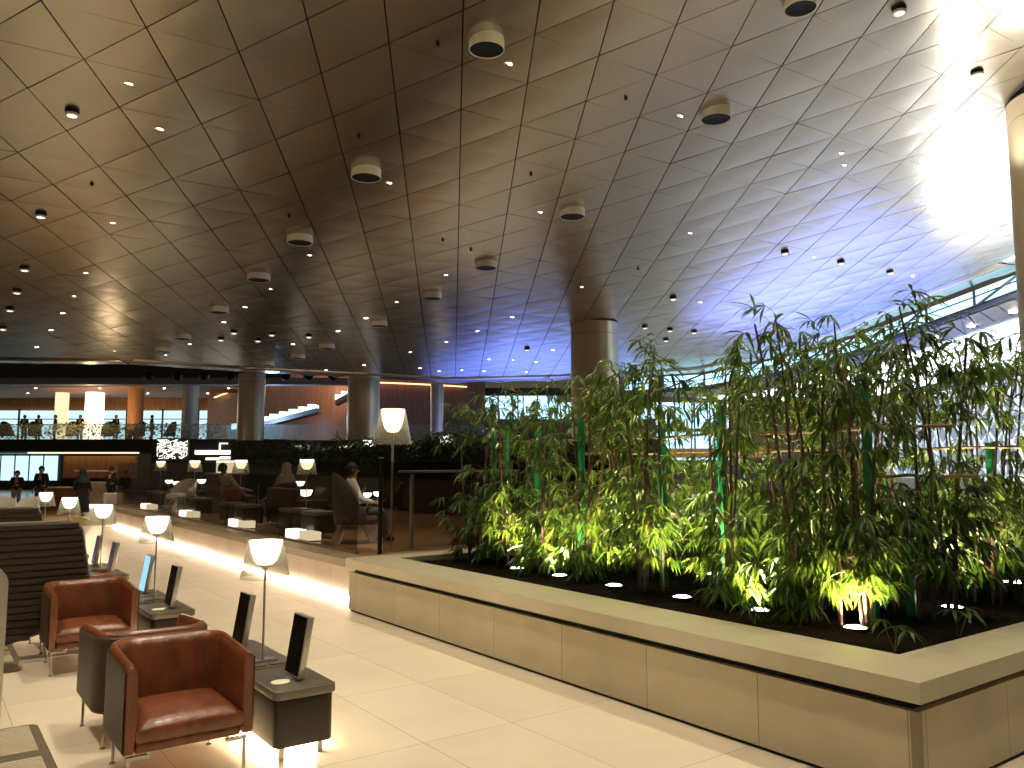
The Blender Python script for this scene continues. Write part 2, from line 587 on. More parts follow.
pbuild(b, 'coping', M_RIM, planter)
f = MB().box(PX0, PX0 + .06, PY0 + .047, PY1, .025, RB_Z - .058)
pbuild(f, 'side_facing', M_FASCIA, planter)
f = MB().box(PX0 + .047, PX1, PY0, PY0 + .06, .025, RB_Z - .058)
pbuild(f, 'end_facing', M_FASCIA_X, planter)
f = MB().box(PX0, PX0 + .045, PY0, PY0 + .045, .02, RB_Z - .056)
o = pbuild(f, 'corner_post', M_LEDGE, planter); o['label'] = 'slim darker corner post'
f = MB().box(PX0 + .02, PX1 - .02, PY0 + .02, PY1 - .02, 0, RB_Z - .10)
f.box(PX0 + .055, PX1 - .055, PY0 + .055, PY1 - .055, RB_Z - .10, RB_Z - .001)
pbuild(f, 'plinth', M_BLACK, planter)
# soil
soil = MB(); nx, ny = 60, 64
vs = []
rng = random.Random(5)
for i in range(nx + 1):
    for j in range(ny + 1):
        x = 5.15 + (11.85 - 5.15) * i / nx; y = 2.8 + (9.65 - 2.8) * j / ny
        vs.append((x, y, .598 + rng.uniform(-.014, .014) + .012 * sin(x * 3) * cos(y * 2.3)))
soil.add(vs, [(i * (ny + 1) + j, (i + 1) * (ny + 1) + j, (i + 1) * (ny + 1) + j + 1, i * (ny + 1) + j + 1) for i in range(nx) for j in range(ny)])
o = pbuild(soil, 'bark_mulch', M_SOIL, planter); o['kind'] = 'stuff'

# ---- terrace beyond the planter ------------------------------------------------------------------------
TY1 = 27.6
b = MB().box(5.03, 15, 10.01, TY1, 0, .56)
struct(b.build('wall_terrace', M_TERRWALL))
b = MB().box(4.95, 15, 10.01, TY1, .565, .65)
struct(b.build('floor_terrace', M_WOOD))
b = MB().box(4.62, 4.945, 10.01, TY1, .555, .655)
struct(b.build('trim_1', M_LEDGE))
b = MB().box(4.995, 5.028, 10.3, TY1 - .1, .004, .040)
led = tag(b.build('light_strip', M_LED), 'continuous glowing light strip along the foot of the terrace wall', 'light strip')
b = MB().box(4.80, 5.25, TY1 + .02, TY1 + .5, 0, 1.0)
tag(b.build('stone_bollard', M_TERRWALL), 'short pale stone block ending the terrace beside the walkway', 'bollard')

# floor inlay in the seating bay
b = MB().box(.905, 2.1, 9.33, 9.52, 0, .004)
struct(b.build('trim_2', M_SLATFRAME))

# ---- columns ------------------------------------------------------------------------------------------


def column(x, y, r, label, m, base=0, band=False):
    t = thing('column', label, 'column', (x, y, base))
    zt = ceil_z(x, y) + .05 - base if inside(x, y, EDGE) else 6.4 - base
    MB().lathe([(r, 0), (r, zt - .42)], 48).build('shaft', m, t, smooth=True)
    MB().lathe([(r - .012, zt - .42), (r - .012, zt - .405)], 48).build('joint_ring', M_FRAME, t, smooth=True)
    MB().lathe([(r, zt - .405), (r, zt - .1), (r + .0, zt)], 48).build('head', m, t, smooth=True)
    if band:
        MB().lathe([(r + .02, 0), (r + .02, 2.9), (r, 2.9)], 48).build('dark_sleeve', M_DARKWALL, t, smooth=True)
    return t


column(18.9, 20.9, .83, 'thick beige metal column rising behind the middle of the bamboo', M_COLUMN)
column(17.05, 35.2, .76, 'beige metal column behind the tall floor lamp', M_COLUMN)
column(13.45, 40.5, .66, 'beige column with a dark sleeve in front of the reddish wood wall', M_COLUMN, band=True)
column(23.5, 39.2, .36, 'slim beige column just left of the bamboo tops', M_COLUMN)
t = thing('column', 'pale cream stone pillar cut by the right edge, floodlit at its head', 'column', (17.4, 5.85, 0))
zt = ceil_z(17.4, 5.85)
MB().lathe([(.9, 0), (.9, zt - .62)], 56).build('shaft', M_PILLAR, t, smooth=True)
MB().lathe([(.885, zt - .62), (.885, zt - .60)], 56).build('joint_ring', M_LEDGE, t, smooth=True)
MB().lathe([(.9, zt - .60), (.9, zt - .22)], 56).build('head', M_PILLAR, t, smooth=True)
MB().lathe([(.84, zt - .22), (.84, zt + .05)], 56).build('shadow_gap', M_BLACK, t, smooth=True)

# ---- ceiling fittings -----------------------------------------------------------------------------------
PODS = [(6.56, 9.59, 8.23, 0.27), (11.52, 9.36, 8.35, 0.28), (6.72, 13.94, 7.55, 0.29), (11.76, 13.71, 7.65, 0.29), (6.81, 17.5, 7.08, 0.29), (11.78, 17.22, 7.15, 0.29), (6.86, 20.37, 6.74, 0.29), (11.81, 20.02, 6.81, 0.28), (6.86, 23.76, 6.41, 0.27), (11.8, 23.34, 6.46, 0.27), (10.28, 6.72, 8.81, 0.24), (6.85, 27.61, 6.12, 0.26), (6.81, 30.09, 5.97, 0.26), (11.64, 27.07, 6.14, 0.28), (11.41, 29.21, 5.99, 0.26), (10.95, 31.14, 5.89, 0.25)]
DOWN = [(2.97, 14.05, 7.49), (7.18, 9.9, 8.19), (7.34, 14.21, 7.52), (7.43, 18.49, 6.96), (10.97, 9.76, 8.28), (11.08, 14.07, 7.59), (15.47, 13.51, 7.72), (11.28, 18.44, 6.99), (15.57, 17.78, 7.11), (15.38, 9.25, 8.44), (3.04, 18.36, 6.94), (3.11, 21.94, 6.57), (3.17, 24.15, 6.38), (3.18, 26.17, 6.22), (3.18, 28.67, 6.06), (3.15, 31.97, 5.91), (7.51, 21.38, 6.64), (7.48, 23.35, 6.45), (7.47, 25.3, 6.28), (11.23, 21.13, 6.68), (11.2, 23.06, 6.48), (11.11, 24.95, 6.31), (10.52, 27.42, 6.12), (7.4, 28.97, 6.03), (7.23, 31.44, 5.9), (5.49, 31.5, 5.91), (6.88, 33.51, 5.83), (14.54, 30.04, 5.92), (13.68, 31.86, 5.83), (15.5, 21.13, 6.69), (15.43, 23.08, 6.48), (15.29, 24.9, 6.31), (19.9, 24.42, 6.35), (18.5, 26.8, 6.13), (19.54, 26.57, 6.15), (20.7, 26.52, 6.15), (21.68, 28.51, 5.97), (19.81, 29.08, 5.94), (18.8, 29.29, 5.94), (18.03, 29.92, 5.9), (20.43, 17.44, 7.18), (20.41, 8.99, 8.57), (20.45, 13.27, 7.82), (25.48, 13.01, 7.91), (15.96, 9.54, 8.4), (2.27, 12.93, 7.63), (14.93, 26.91, 6.14), (16.93, 29.65, 5.93)]
SPOT = [(1.68, 14.05, 7.47), (1.75, 18.41, 6.92), (1.83, 22.05, 6.55), (1.86, 24.15, 6.37), (1.88, 26.18, 6.22), (1.92, 28.86, 6.06), (8.11, 26.34, 6.2), (8.05, 27.53, 6.12), (9.18, 27.16, 6.14), (9.28, 26.1, 6.22), (10.47, 25.87, 6.24), (19.17, 13.3, 7.8), (21.65, 13.13, 7.85), (24.19, 13.03, 7.89), (19.11, 17.4, 7.18), (15.09, 6.34, 8.98), (11.94, 6.09, 8.97), (20.76, 20.27, 6.81), (22.0, 20.22, 6.82), (23.15, 20.08, 6.84), (23.0, 21.35, 6.68), (18.71, 24.53, 6.34)]

pod0 = thing('ceiling_speaker', 'round cream ceiling pod with a black grille face under the metal panels', 'ceiling speaker', (0, 0, 0), 0, 'round ceiling pods')
MB().lathe([(.29, .06), (.295, -.13), (.288, -.142), (.279, -.142), (.275, -.11)], 40, caps=False).build('ring', M_WHITEBODY, pod0, smooth=True)
MB().lathe([(.278, -.128), (.0001, -.118)], 40, caps=False).build('grille', M_DARKBODY, pod0, smooth=True)
podlab = {}
for k_, i_ in enumerate((0, 2, 4, 6, 8, 11, 12)):
    podlab[i_] = 'round cream ceiling pod with black face, ' + ORD[k_] + ' of the left-hand line, counted from the nearest'
for k_, i_ in enumerate((10, 1, 3, 5, 7, 9, 13, 14, 15)):
    podlab[i_] = 'round cream ceiling pod with black face, ' + ORD[k_] + ' of the right-hand line, counted from the nearest'
for i, (x, y, z, r) in enumerate(PODS):
    p = pod0 if i == 0 else dup(pod0)
    p.location = (x, y, ceil_z(x, y) - .0)
    s = r / .29 * .98
    p.scale = (s, s, 1)
    if i in podlab:
        p['label'] = podlab[i]

d0 = thing('downlight', 'small round recessed downlight glowing in the metal ceiling', 'downlight', (0, 0, 0), 0, 'recessed ceiling downlights')
MB().lathe([(.085, .02), (.085, -.006), (.066, -.008), (.060, .0)], 20, caps=False).build('trim_ring', M_WHITEBODY, d0, smooth=True)
MB().lathe([(.062, -.002), (.0001, -.004)], 20, caps=False).build('lens', M_DOWN, d0)
for i, (x, y, z) in enumerate(DOWN):
    p = d0 if i == 0 else dup(d0)
    p.location = (x, y, ceil_z(x, y) - .004)
s0 = thing('surface_spotlight', 'small black surface spotlight with a pale lower rim on the metal ceiling', 'spotlight', (0, 0, 0), 0, 'black ceiling spotlights')
MB().lathe([(.105, .03), (.105, -.055), (.095, -.06)], 20, caps=False).build('housing', M_DARKBODY, s0, smooth=True)
MB().lathe([(.100, -.05), (.104, -.06), (.104, -.085), (.094, -.095), (.0001, -.09)], 20, caps=False).build('lower_rim', M_WHITEBODY, s0, smooth=True)
MB().lathe([(.080, -.0935), (.0001, -.0965)], 20, caps=False).build('lens', M_SPOTLENS2, s0)
for i, (x, y, z) in enumerate(SPOT):
    p = s0 if i == 0 else dup(s0)
    p.location = (x, y, ceil_z(x, y))
TINY = [(6.01, 12.79), (5.92, 9.94), (9.75, 12.64), (9.88, 16.27), (2.37, 16.56), (16.03, 15.88), (9.6, 9.74), (10.86, 16.54), (6.14, 16.44)]
for i, (x, y) in enumerate(TINY):
    o = MB().lathe([(.032, .02), (.032, -.03), (.018, -.055), (.0001, -.06)], 12).build('sprinkler_head', M_DARKBODY, loc=(x, y, ceil_z(x, y)), smooth=True)
    tag(o, 'tiny dark sprinkler head in the metal ceiling', 'sprinkler', 'ceiling sprinkler heads')

# ================================================================== SEATING BAY


def make_tub_chair():
    t = thing('tub_armchair', '-', 'armchair', group='cognac leather tub armchairs')
    W, D, R = .37, .37, .20
    st = []                      # outer contour with outward normals, from left front round the back to right front
    for k in range(9):
        st.append((-W, -D + (2 * D - R) * k / 8, -1, 0))
    for k in range(1, 9):
        a = pi - (pi / 2) * k / 8
        st.append((-W + R + R * cos(a), D - R + R * sin(a), cos(a), sin(a)))
    for k in range(1, 12):
        st.append((-W + R + (2 * W - 2 * R) * k / 11, D, 0, 1))
    for k in range(1, 9):
        a = pi / 2 - (pi / 2) * k / 8
        st.append((W - R + R * cos(a), D - R + R * sin(a), cos(a), sin(a)))
    for k in range(1, 9):
        st.append((W, D - R - (2 * D - R) * k / 8 if False else D - R - (2 * D - R) * k / 8, 1, 0))

    def sect(i):
        x, y, nx, ny = st[i]
        bk = max(0, ny) ** 2
        fr = (y + D) / (2 * D)
        top = .725 + .035 * min(1, fr * 1.3)
        tb = .052 + .09 * bk
        pl = 0
        if ny > .9:                    # soft pleats of the back
            pl = .013 * abs(sin((x) * 21)) * 1
        pr = [(.0, .235), (.0, top - .04), (.008, top - .014), (.02, top), (.042, top + .002), (.056 + .034 * bk, top - .016),
              (.063 + .045 * bk - pl * .4, top - .06), (tb + .01 - pl, .55), (tb + .015 - pl, .42), (tb, .25), (tb, .235)]
        return [(x - nx * o, y - ny * o, z) for o, z in pr]
    mb = MB(); vs = []; fs = []
    n = len(sect(0)); N = len(st)
    for i in range(N): vs += sect(i)
    for i in range(N - 1):
        for k in range(n):
            k2 = (k + 1) % n
            fs.append((i * n + k, (i + 1) * n + k, (i + 1) * n + k2, i * n + k2))
    # padded front ends of the arms
    for i, sg in ((0, 1), (N - 1, -1)):
        s_ = sect(i)
        cx = sum(p[0] for p in s_) / n; cz = sum(p[2] for p in s_) / n
        o = len(vs)
        for p in s_:
            vs.append((cx + (p[0] - cx) * .86, p[1] - .018, cz + (p[2] - cz) * .97))
        for k in range(n):
            k2 = (k + 1) % n
            fs.append((i * n + k, o + k, o + k2, i * n + k2))
        fs.append(tuple(o + k for k in range(n)))
    mb.add(vs, fs)
    mb.build('shell', M_LEATHER, t, smooth=True, angle=55)
    # outer hide covering
    mb = MB(); vs = []; fs = []
    for i in range(N):
        x, y, nx, ny = st[i]
        fr = (y + D) / (2 * D); top = .70 + .035 * min(1, fr * 1.3)
        vs += [(x + nx * .001, y + ny * .001, .245), (x + nx * .008, y + ny * .008, .25), (x + nx * .008, y + ny * .008, top - .01), (x + nx * .0, y + ny * .0, top)]
    for i in range(N - 1):
        for k in range(3):
            fs.append((i * 4 + k, (i + 1) * 4 + k, (i + 1) * 4 + k + 1, i * 4 + k + 1))
    mb.add(vs, fs)
    o = mb.build('outer_cover', M_SUEDE, t, smooth=True); o['label'] = 'darker brown hide on the outside of the shell'
    # seat cushion: rounded, crowned
    mb = MB(); nx_, ny_ = 18, 16
    x0, x1, y0, y1, z0, z1 = -.303, .303, -.385, .235, .285, .405
    vs = []
    for i in range(nx_ + 1):
        for j in range(ny_ + 1):
            u = -1 + 2 * i / nx_; v = -1 + 2 * j / ny_
            e = (1 - abs(u) ** 8) * (1 - abs(v) ** 8)
            cr = (1 - u * u) * (1 - v * v)
            vs.append(((x0 + x1) / 2 + u * (x1 - x0) / 2, (y0 + y1) / 2 + v * (y1 - y0) / 2, z1 - .03 + .03 * e ** .5 + .028 * cr))
    o_ = len(vs)
    fs = [(i * (ny_ + 1) + j, (i + 1) * (ny_ + 1) + j, (i + 1) * (ny_ + 1) + j + 1, i * (ny_ + 1) + j + 1) for i in range(nx_) for j in range(ny_)]
    ring = [i * (ny_ + 1) for i in range(nx_ + 1)] + [nx_ * (ny_ + 1) + j for j in range(1, ny_ + 1)] + \
           [i * (ny_ + 1) + ny_ for i in range(nx_ - 1, -1, -1)] + [j for j in range(ny_ - 1, 0, -1)]
    m_ = len(ring)
    for lv, (ins, z) in enumerate(((-.008, z1 - .05), (-.008, z0 + .03), (.004, z0 + .006), (.015, z0))):
        for q in ring:
            x, y, _ = vs[q]
            cx, cy = (x0 + x1) / 2, (y0 + y1) / 2
            vs.append((x - ins * (1 if x > cx else -1) * (abs(x - cx) > .28), y - ins * (1 if y > cy else -1) * (abs(y - cy) > .29), z))
    prev = ring
    for lv in range(4):
        cur = [o_ + lv * m_ + k for k in range(m_)]
        for k in range(m_):
            k2 = (k + 1) % m_
            fs.append((prev[k], prev[k2], cur[k2], cur[k]))
        prev = cur
    fs.append(tuple(prev))
    mb.add(vs, fs)
    mb.build('seat_cushion', M_LEATHER, t, smooth=True, angle=60)
    MB().rbox(-.305, .305, -.372, .25, .232, .288, .02, 3).build('seat_frame', M_LEATHER, t, smooth=True)
    for sx in (-1, 1):
        lg = MB()
        lg.box(sx * .335 - .008, sx * .335 + .008, -.350, -.326, 0.004, .20)
        lg.box(min(sx * .346, sx * .22), max(sx * .346, sx * .22), -.352, -.322, .195, .213)
        lg.tube([(sx * .23, -.337, .20), (sx * .23, -.337, .234)], .012)
        lg.lathe([(.016, 0), (.016, .008)], 12, (sx * .335, -.337, 0))
        lg.build('leg', M_CHROME, t)
        lg = MB()
        lg.tube([(sx * .30, .27, .012), (sx * .30, .27, .236)], .0095, 10)
        lg.lathe([(.021, 0), (.021, .006), (.010, .014)], 14, (sx * .30, .27, 0))
        lg.build('leg', M_CHROME, t, smooth=True)
    return t


chair0 = make_tub_chair()
CH = [(1.425, 5.57, 0, 'nearest cognac leather tub armchair, seat and front facing out towards the camera'),
      (1.425, 6.44, pi, 'leather tub armchair backing onto the nearest armchair, turned away towards the hall'),
      (1.425, 8.84, 0, 'leather tub armchair facing the camera in front of the large ribbed divider'),
      (1.425, 9.80, pi, 'leather tub armchair back to back behind the second front-facing armchair'),
      (1.425, 12.1, 0, 'leather tub armchair hidden mostly behind the large ribbed divider, facing forward'),
      (1.425, 12.95, pi, 'leather tub armchair beyond the large ribbed divider, facing away from the camera')]
for i, (x, y, rz, lab) in enumerate(CH):
    c = chair0 if i == 0 else dup(chair0)
    c.location = (x, y, 0); c.rotation_euler = (0, 0, rz); c['label'] = lab


def make_table():
    t = thing('side_table', '-', 'side table', group='paired bronze side tables')
    for s in (-1, 1):
        y0, y1 = (.20, .84) if s > 0 else (-.84, -.20)
        MB().rbox(-.20, .20, y0 + .005, y1 - .005, .085, .385, .055, 6).build('body', M_TABLEBODY, t, smooth=True)
        top = MB().rbox(-.215, .215, y0 - .01, y1 + .01, .388, .445, .06, 6).build('tray_top', M_TRAYRIM, t, smooth=True)
        MB().rbox(-.198, .198, y0 + .007, y1 - .007, .4452, .4475, .05, 6, .0008).build('tray_inlay', M_TABLETOP, top, smooth=True)
        for sx in (-1, 1):
            MB().box(sx * .13 - .018, sx * .13 + .018, s * .76 - .012, s * .76 + .012, 0, .087).build('leg', M_STEEL, t)
    MB().rbox(-.19, .19, -.19, .19, .12, .405, .03, 4).build('bridge', M_TABLEBODY, t, smooth=True)
    tp = MB().rbox(-.205, .205, -.186, .186, .407, .452, .02, 4).build('bridge_top', M_TABLETOP, t, smooth=True)
    for k in range(2):
        MB().rbox(-.14 + .15 * k, -.02 + .15 * k, -.16, -.10, .4525, .462, .015, 3, .002).build('socket_plate', M_SLATFRAME, tp, smooth=True)
    MB().box(-.14, .14, -.7, .7, .066, .078).build('light_strip', M_UNDER, t)
    return t


def make_lamp(name='table_lamp', stem_h=.607, sb=.18, st_=.125, sh=.275, base='plate', diff=None):
    t = thing(name, '-', 'table lamp' if name == 'table_lamp' else 'floor lamp')
    if base == 'plate':
        MB().rbox(-.10, .10, -.045, .045, 0, .016, .012, 3, .003).build('base', M_STEEL, t, smooth=True)
    else:
        MB().lathe([(.16, 0), (.16, .012), (.05, .03), (.018, .05)], 28).build('base', M_STEEL, t, smooth=True)
    z0 = stem_h; z1 = stem_h + sh
    rs = .0085 if base == 'plate' else .017
    MB().tube([(0, 0, .01), (0, 0, z0 + sh * .30)], rs, 12).build('stem', M_STEEL, t, smooth=True)
    # fluted clear outer shade
    mb = MB(); seg = 72; vs = []; fs = []
    for k in range(seg):
        a = 2 * pi * k / seg; w = 1 + (.012 if k % 6 == 0 else 0)
        for q in range(5):
            u = q / 4
            r = sb + (st_ - sb) * u
            vs.append((r * w * cos(a), r * w * sin(a), z0 + (z1 - z0) * u))
    for k in range(seg):
        k2 = (k + 1) % seg
        for q in range(4):
            fs.append((k * 5 + q, k2 * 5 + q, k2 * 5 + q + 1, k * 5 + q + 1))
    mb.add(vs, fs)
    o = mb.build('outer_shade', M_SHADE, t, smooth=True); o['label'] = 'clear smoky flared outer shade'
    rd = st_ * .97
    o = MB().lathe([(.02, z0 + sh * .33), (rd * .46, z0 + sh * .36), (rd * .70, z0 + sh * .47), (rd * .87, z0 + sh * .68), (rd, z1 - .004), (rd * .96, z1 - .002), (.01, z1 - .012)], 32).build('inner_diffuser', diff or M_DIFF, t, smooth=True)
    o['label'] = 'glowing white inner bowl'
    MB().lathe([(.026, z0 + sh * .25), (.03, z0 + sh * .36)], 16).build('lamp_holder', M_STEEL, t, smooth=True)
    return t


def make_screen():
    t = thing('tablet_display', '-', 'display screen', group='portrait displays on the side tables')
    tl = radians(9)
    m = Matrix.Rotation(tl, 4, 'Y')

    def tf(mb):
        mb.v = [tuple(m @ Vector(v) + Vector((0, 0, .02))) for v in mb.v]
        return mb
    MB().lathe([(.065, 0), (.065, .008), (.02, .014)], 24).build('foot', M_STEEL, t, smooth=True)
    mb = MB().rbox(-.024, .024, -.125, .125, .0, .40, .010, 3, .004)
    tf(mb).build('casing', M_SILVER, t, smooth=True)
    mb = MB().box(-.0262, -.0238, -.117, .117, .008, .392)
    p = tf(mb).build('screen', M_SCREEN, t)
    return t


LAMPY = [6.04, 9.42, 12.55, 15.6, 18.7]
tab_labels = ['nearest dark bronze side table beside the front armchair, lit from beneath', 'second side table from the camera, between two facing armchairs',
              'third side table from the camera, with two violet screens', 'fourth side table from the camera, beside the far armchairs', 'farthest side table of the row, below the small far lamp']
lamp_labels = ['nearest lit table lamp with clear flared shade, on the front side table', 'second lit table lamp of the row, behind the first leather armchairs',
               'third lit table lamp of the row, beside the ribbed divider', 'fourth lit table lamp, near the woman in black', 'fifth and farthest table lamp of the row, small and bright']
tab0 = make_table(); lamp0 = make_lamp(); lamp0['group'] = 'table lamps of the seating bay'; scr0 = make_screen()
nscr = 0
scr_labels = ['nearest black portrait display, standing on the front corner of the nearest side table', 'black portrait display behind the front armchair, far end of the nearest side table',
              'dark portrait display nearer the camera on the second side table', 'portrait display with a lit blue screen on the second side table',
              'violet-dark display nearer the camera on the third side table', 'violet-dark display at the far end of the third side table',
              'small display nearer the camera on the fourth side table', 'small display at the far end of the fourth side table']
pad0 = None
for i, y in enumerate(LAMPY):
    tb = tab0 if i == 0 else dup(tab0)
    tb.location = (2.15, y, 0); tb['label'] = tab_labels[i]
    lp = lamp0 if i == 0 else dup(lamp0)
    lp.location = (2.15, y, .4515); lp['label'] = lamp_labels[i]
    if i < 4:
        for s in (-1, 1):
            sc = scr0 if nscr == 0 else dup(scr0)
            sc.location = (2.17, y + s * .60 + (.03 if s < 0 else 0), .4475); sc['label'] = scr_labels[nscr]
            if nscr in (3, 4, 5):
                for ch in sc.children:
                    if ch.name.startswith('screen'):
                        ch.data = ch.data.copy()
                        ch.data.materials[0] = M_SCREENB if nscr == 3 else M_SCREENP
                        ch['label'] = 'lit blue screen' if nscr == 3 else 'dim violet screen'
            if i < 3:
                pd = MB().lathe([(.062, 0), (.062, .004), (.058, .006)], 28).build('round_pad', M_PAD, loc=(2.055, y + s * .62, .4475), smooth=True)
                tag(pd, 'small round cream pad at the foot of the ' + ['nearest black', 'black far-end', 'dark second-table', 'lit blue', 'near violet', 'far violet'][nscr] + ' display', 'pad', 'round cream pads')
            nscr += 1


def divider(Y, xl, prof, ztop, label, rear=None):
    """upright divider of horizontal ribs. prof(z) -> right hand edge x"""
    t = thing('ribbed_divider', label, 'divider', (0, Y, 0))
    mb = MB(); z = .0; hh = .066
    n = int(ztop / hh)
    for k in range(n):
        z0, z1 = k * hh, (k + 1) * hh - .004
        xr = prof((z0 + z1) / 2)
        if xr is None or xr <= xl + .02: continue
        zc = (z0 + z1) / 2
        vs = []
        for x in (xl, xr):
            for yy, zz in ((.0, z0), (-.010, z0 + .008), (-.014, zc), (-.010, z1 - .008), (0, z1), (.03, z1), (.03, z0)):
                vs.append((x, yy, zz))
        fs = [(q, (q + 1) % 7, 7 + (q + 1) % 7, 7 + q) for q in range(7)] + [tuple(range(7)), tuple(range(13, 6, -1))]
        mb.add(vs, fs)
    mb.build('ribbed_panel', M_RIBBED, t)
    # backing board and edge trim following the outline
    zs = [ztop * k / 60 for k in range(61)]
    pts = [(prof(z), z) for z in zs if prof(z) is not None]
    bd = MB(); vs = [(x, .03, z) for x, z in pts] + [(x, .045, z) for x, z in pts]
    q = len(pts)
    vs += [(xl, .03, pts[0][1]), (xl, .03, pts[-1][1]), (xl, .045, pts[0][1]), (xl, .045, pts[-1][1])]
    fs = [tuple(list(range(q)) + [2 * q + 1, 2 * q]), tuple(list(range(2 * q - 1, q - 1, -1)) + [2 * q + 2, 2 * q + 3])]
    fs += [(i, i + 1, q + i + 1, q + i) for i in range(q - 1)]
    bd.add(vs, fs)
    bd.build('backing_board', M_RIBBED, t)
    tr = MB().tube([(x + .004, .02, z) for x, z in pts] + [(xl, .02, pts[-1][1] + .004)], .013, 8)
    tr.build('edge_trim', M_RIBTRIM, t, smooth=True)
    return t


def prof_big(z):
    if z < .38: x = .82 + (z - .18) / .29
    else: x = 1.545 - (z - .38) * .165
    top = 1.325; r = .11
    if z > top - r:
        x -= r - sqrt(max(0, r * r - (z - top + r) ** 2))
    return x


big = divider(9.27, -1.4, prof_big, 1.325, 'large dark brown ribbed divider with a slanting lower edge behind the second armchair')


dup(big, (0, 12.6, 0), 0, 'farther dark ribbed divider showing only its top above the large one')


def prof_near(z):
    x = .425; top = 1.375; r = .09
    if z > top - r: x -= r - sqrt(max(0, r * r - (z - top + r) ** 2))
    return x


t = thing('silver_divider', 'near divider at the left edge with a rounded silver end', 'divider', (0, 5.02, 0))
mb = MB()
zs = [1.375 * k / 60 for k in range(61)]
pts = [(prof_near(z), z) for z in zs]
q = len(pts)
for off, nm, m_ in ((0, 'silver_frame', M_SILVER),):
    vs = [(x, -.05, z) for x, z in pts] + [(x, .05, z) for x, z in pts] + [(-1.4, -.05, 0), (-1.4, -.05, 1.375), (-1.4, .05, 0), (-1.4, .05, 1.375)]
    fs = [tuple(list(range(q)) + [2 * q + 1, 2 * q]), tuple(list(range(2 * q - 1, q - 1, -1)) + [2 * q + 2, 2 * q + 3])]
    fs += [(i, i + 1, q + i + 1, q + i) for i in range(q - 1)]
    fs += [(q - 1, 2 * q - 1, 2 * q + 3, 2 * q + 1)]
    MB().add(vs, fs).build(nm, m_, t, smooth=True)


def slat_base(y0, y1, xr, label):
    t = thing('slatted_plinth', label, 'plinth', (0, 0, 0), 0, 'low slatted plinths')
    fr = MB().rbox(-1.2, xr, y0, y1, 0, .088, .07, 5)
    fr.build('frame', M_SLATFRAME, t, smooth=True)
    L = y1 - y0
    secs = [(y0 + .05, y0 + L * .47), (y0 + L * .56, y1 - .06)]
    mb = MB()
    for a, b_ in secs:
        n = int((b_ - a) / .034)
        for k in range(n):
            yy = a + (b_ - a) * (k + .5) / n
            mb.box(-1.15, xr - .062, yy - .009, yy + .009, .0885, .098)
    mb.build('slats', M_SLAT, t)
    return t


slat_base(5.25, 6.74, .80, 'low slatted plinth on the floor at the bottom left corner')
slat_base(8.86, 9.98, .90, 'low dark plinth tucked under the large ribbed divider')

# ================================================================== PLANTING
# support posts
POSTS = [(6.9, 10.0 - .45, 2.45, 'green support post third from the far left end of the bamboo'), (6.5, 9.3, 2.72, 'leftmost tall green support post in the bamboo'), (6.55, 8.35, 2.35, 'slim green support post beside the leftmost bamboo stems'),
         (6.55, 7.5, 2.42, 'green support post in front of the thick beige column'), (6.55, 6.17, 2.46, 'green support post right of the thick beige column'),
         (6.55, 5.36, 2.47, 'bright green support post near the middle of the bamboo'), (6.55, 3.80, 2.54, 'green support post below the tallest bamboo crown'),
         (7.05, 3.75, 1.35, 'short green support post near the front corner of the planter'), (8.6, 3.7, 2.1, 'green support post deep in the right end of the bamboo')]
for i, (x, y, z, lab) in enumerate(POSTS):
    t = thing('support_post', lab, 'post', (x, y, .585))
    h = z - .585
    MB().rbox(-.034, .034, -.034, .034, 0, h, .008, 2).build('sleeve', M_POST, t, smooth=True)
    MB().rbox(-.038, .038, -.038, .038, h, h + .012, .008, 2, .003).build('cap', M_POST, t, smooth=True)
for i, (x, z, y0, y1, lab) in enumerate([(6.61, 2.20, 3.1, 9.4, 'long dry bamboo rail tied along the upper stems'), (6.61, 1.80, 2.95, 4.4, 'short lower bamboo rail at the right end of the bamboo'),
                                         (8.2, 2.05, 3.2, 9.3, 'bamboo rail tied to the rear stems')]):
    mb = MB()
    n = 24
    mb.tube([(x + .012 * sin(k * 1.3), y0 + (y1 - y0) * k / n, z + .01 * sin(k * .9)) for k in range(n + 1)], [.013 + (.003 if k % 3 == 0 else 0) for k in range(n + 1)], 8)
    tag(mb.build('bamboo_rail', M_RAIL, smooth=True), lab, 'rail')


def leaf(mb, base, dirv, L, w, droop, twist):
    """lance shaped leaf with a folded midrib, bending down along its length"""
    d = Vector(dirv).normalized()
    side = d.cross(Vector((0, 0, 1)))
    if side.length < .05: side = Vector((1, 0, 0))
    side.normalize()
    side = Matrix.Rotation(twist, 3, d) @ side
    nrm = side.cross(d)
    p = Vector(base)
    wp = (.10, .72, 1.0, .62, .0)
    st = L / 4
    vs = []
    cur = d.copy()
    for k in range(5):
        ww = w * wp[k] * .5
        if k == 4:
            vs.append(p)
        else:
            vs += [p - side * ww + nrm * ww * .35, p, p + side * ww + nrm * ww * .35]
        cur = (cur + Vector((0, 0, -droop))).normalized()
        p = p + cur * st
    fs = []
    for k in range(3):
        a = k * 3
        fs += [(a, a + 1, a + 4, a + 3), (a + 1, a + 2, a + 5, a + 4)]
    fs += [(9, 10, 12), (10, 11, 12)]
    mb.add(vs, fs)


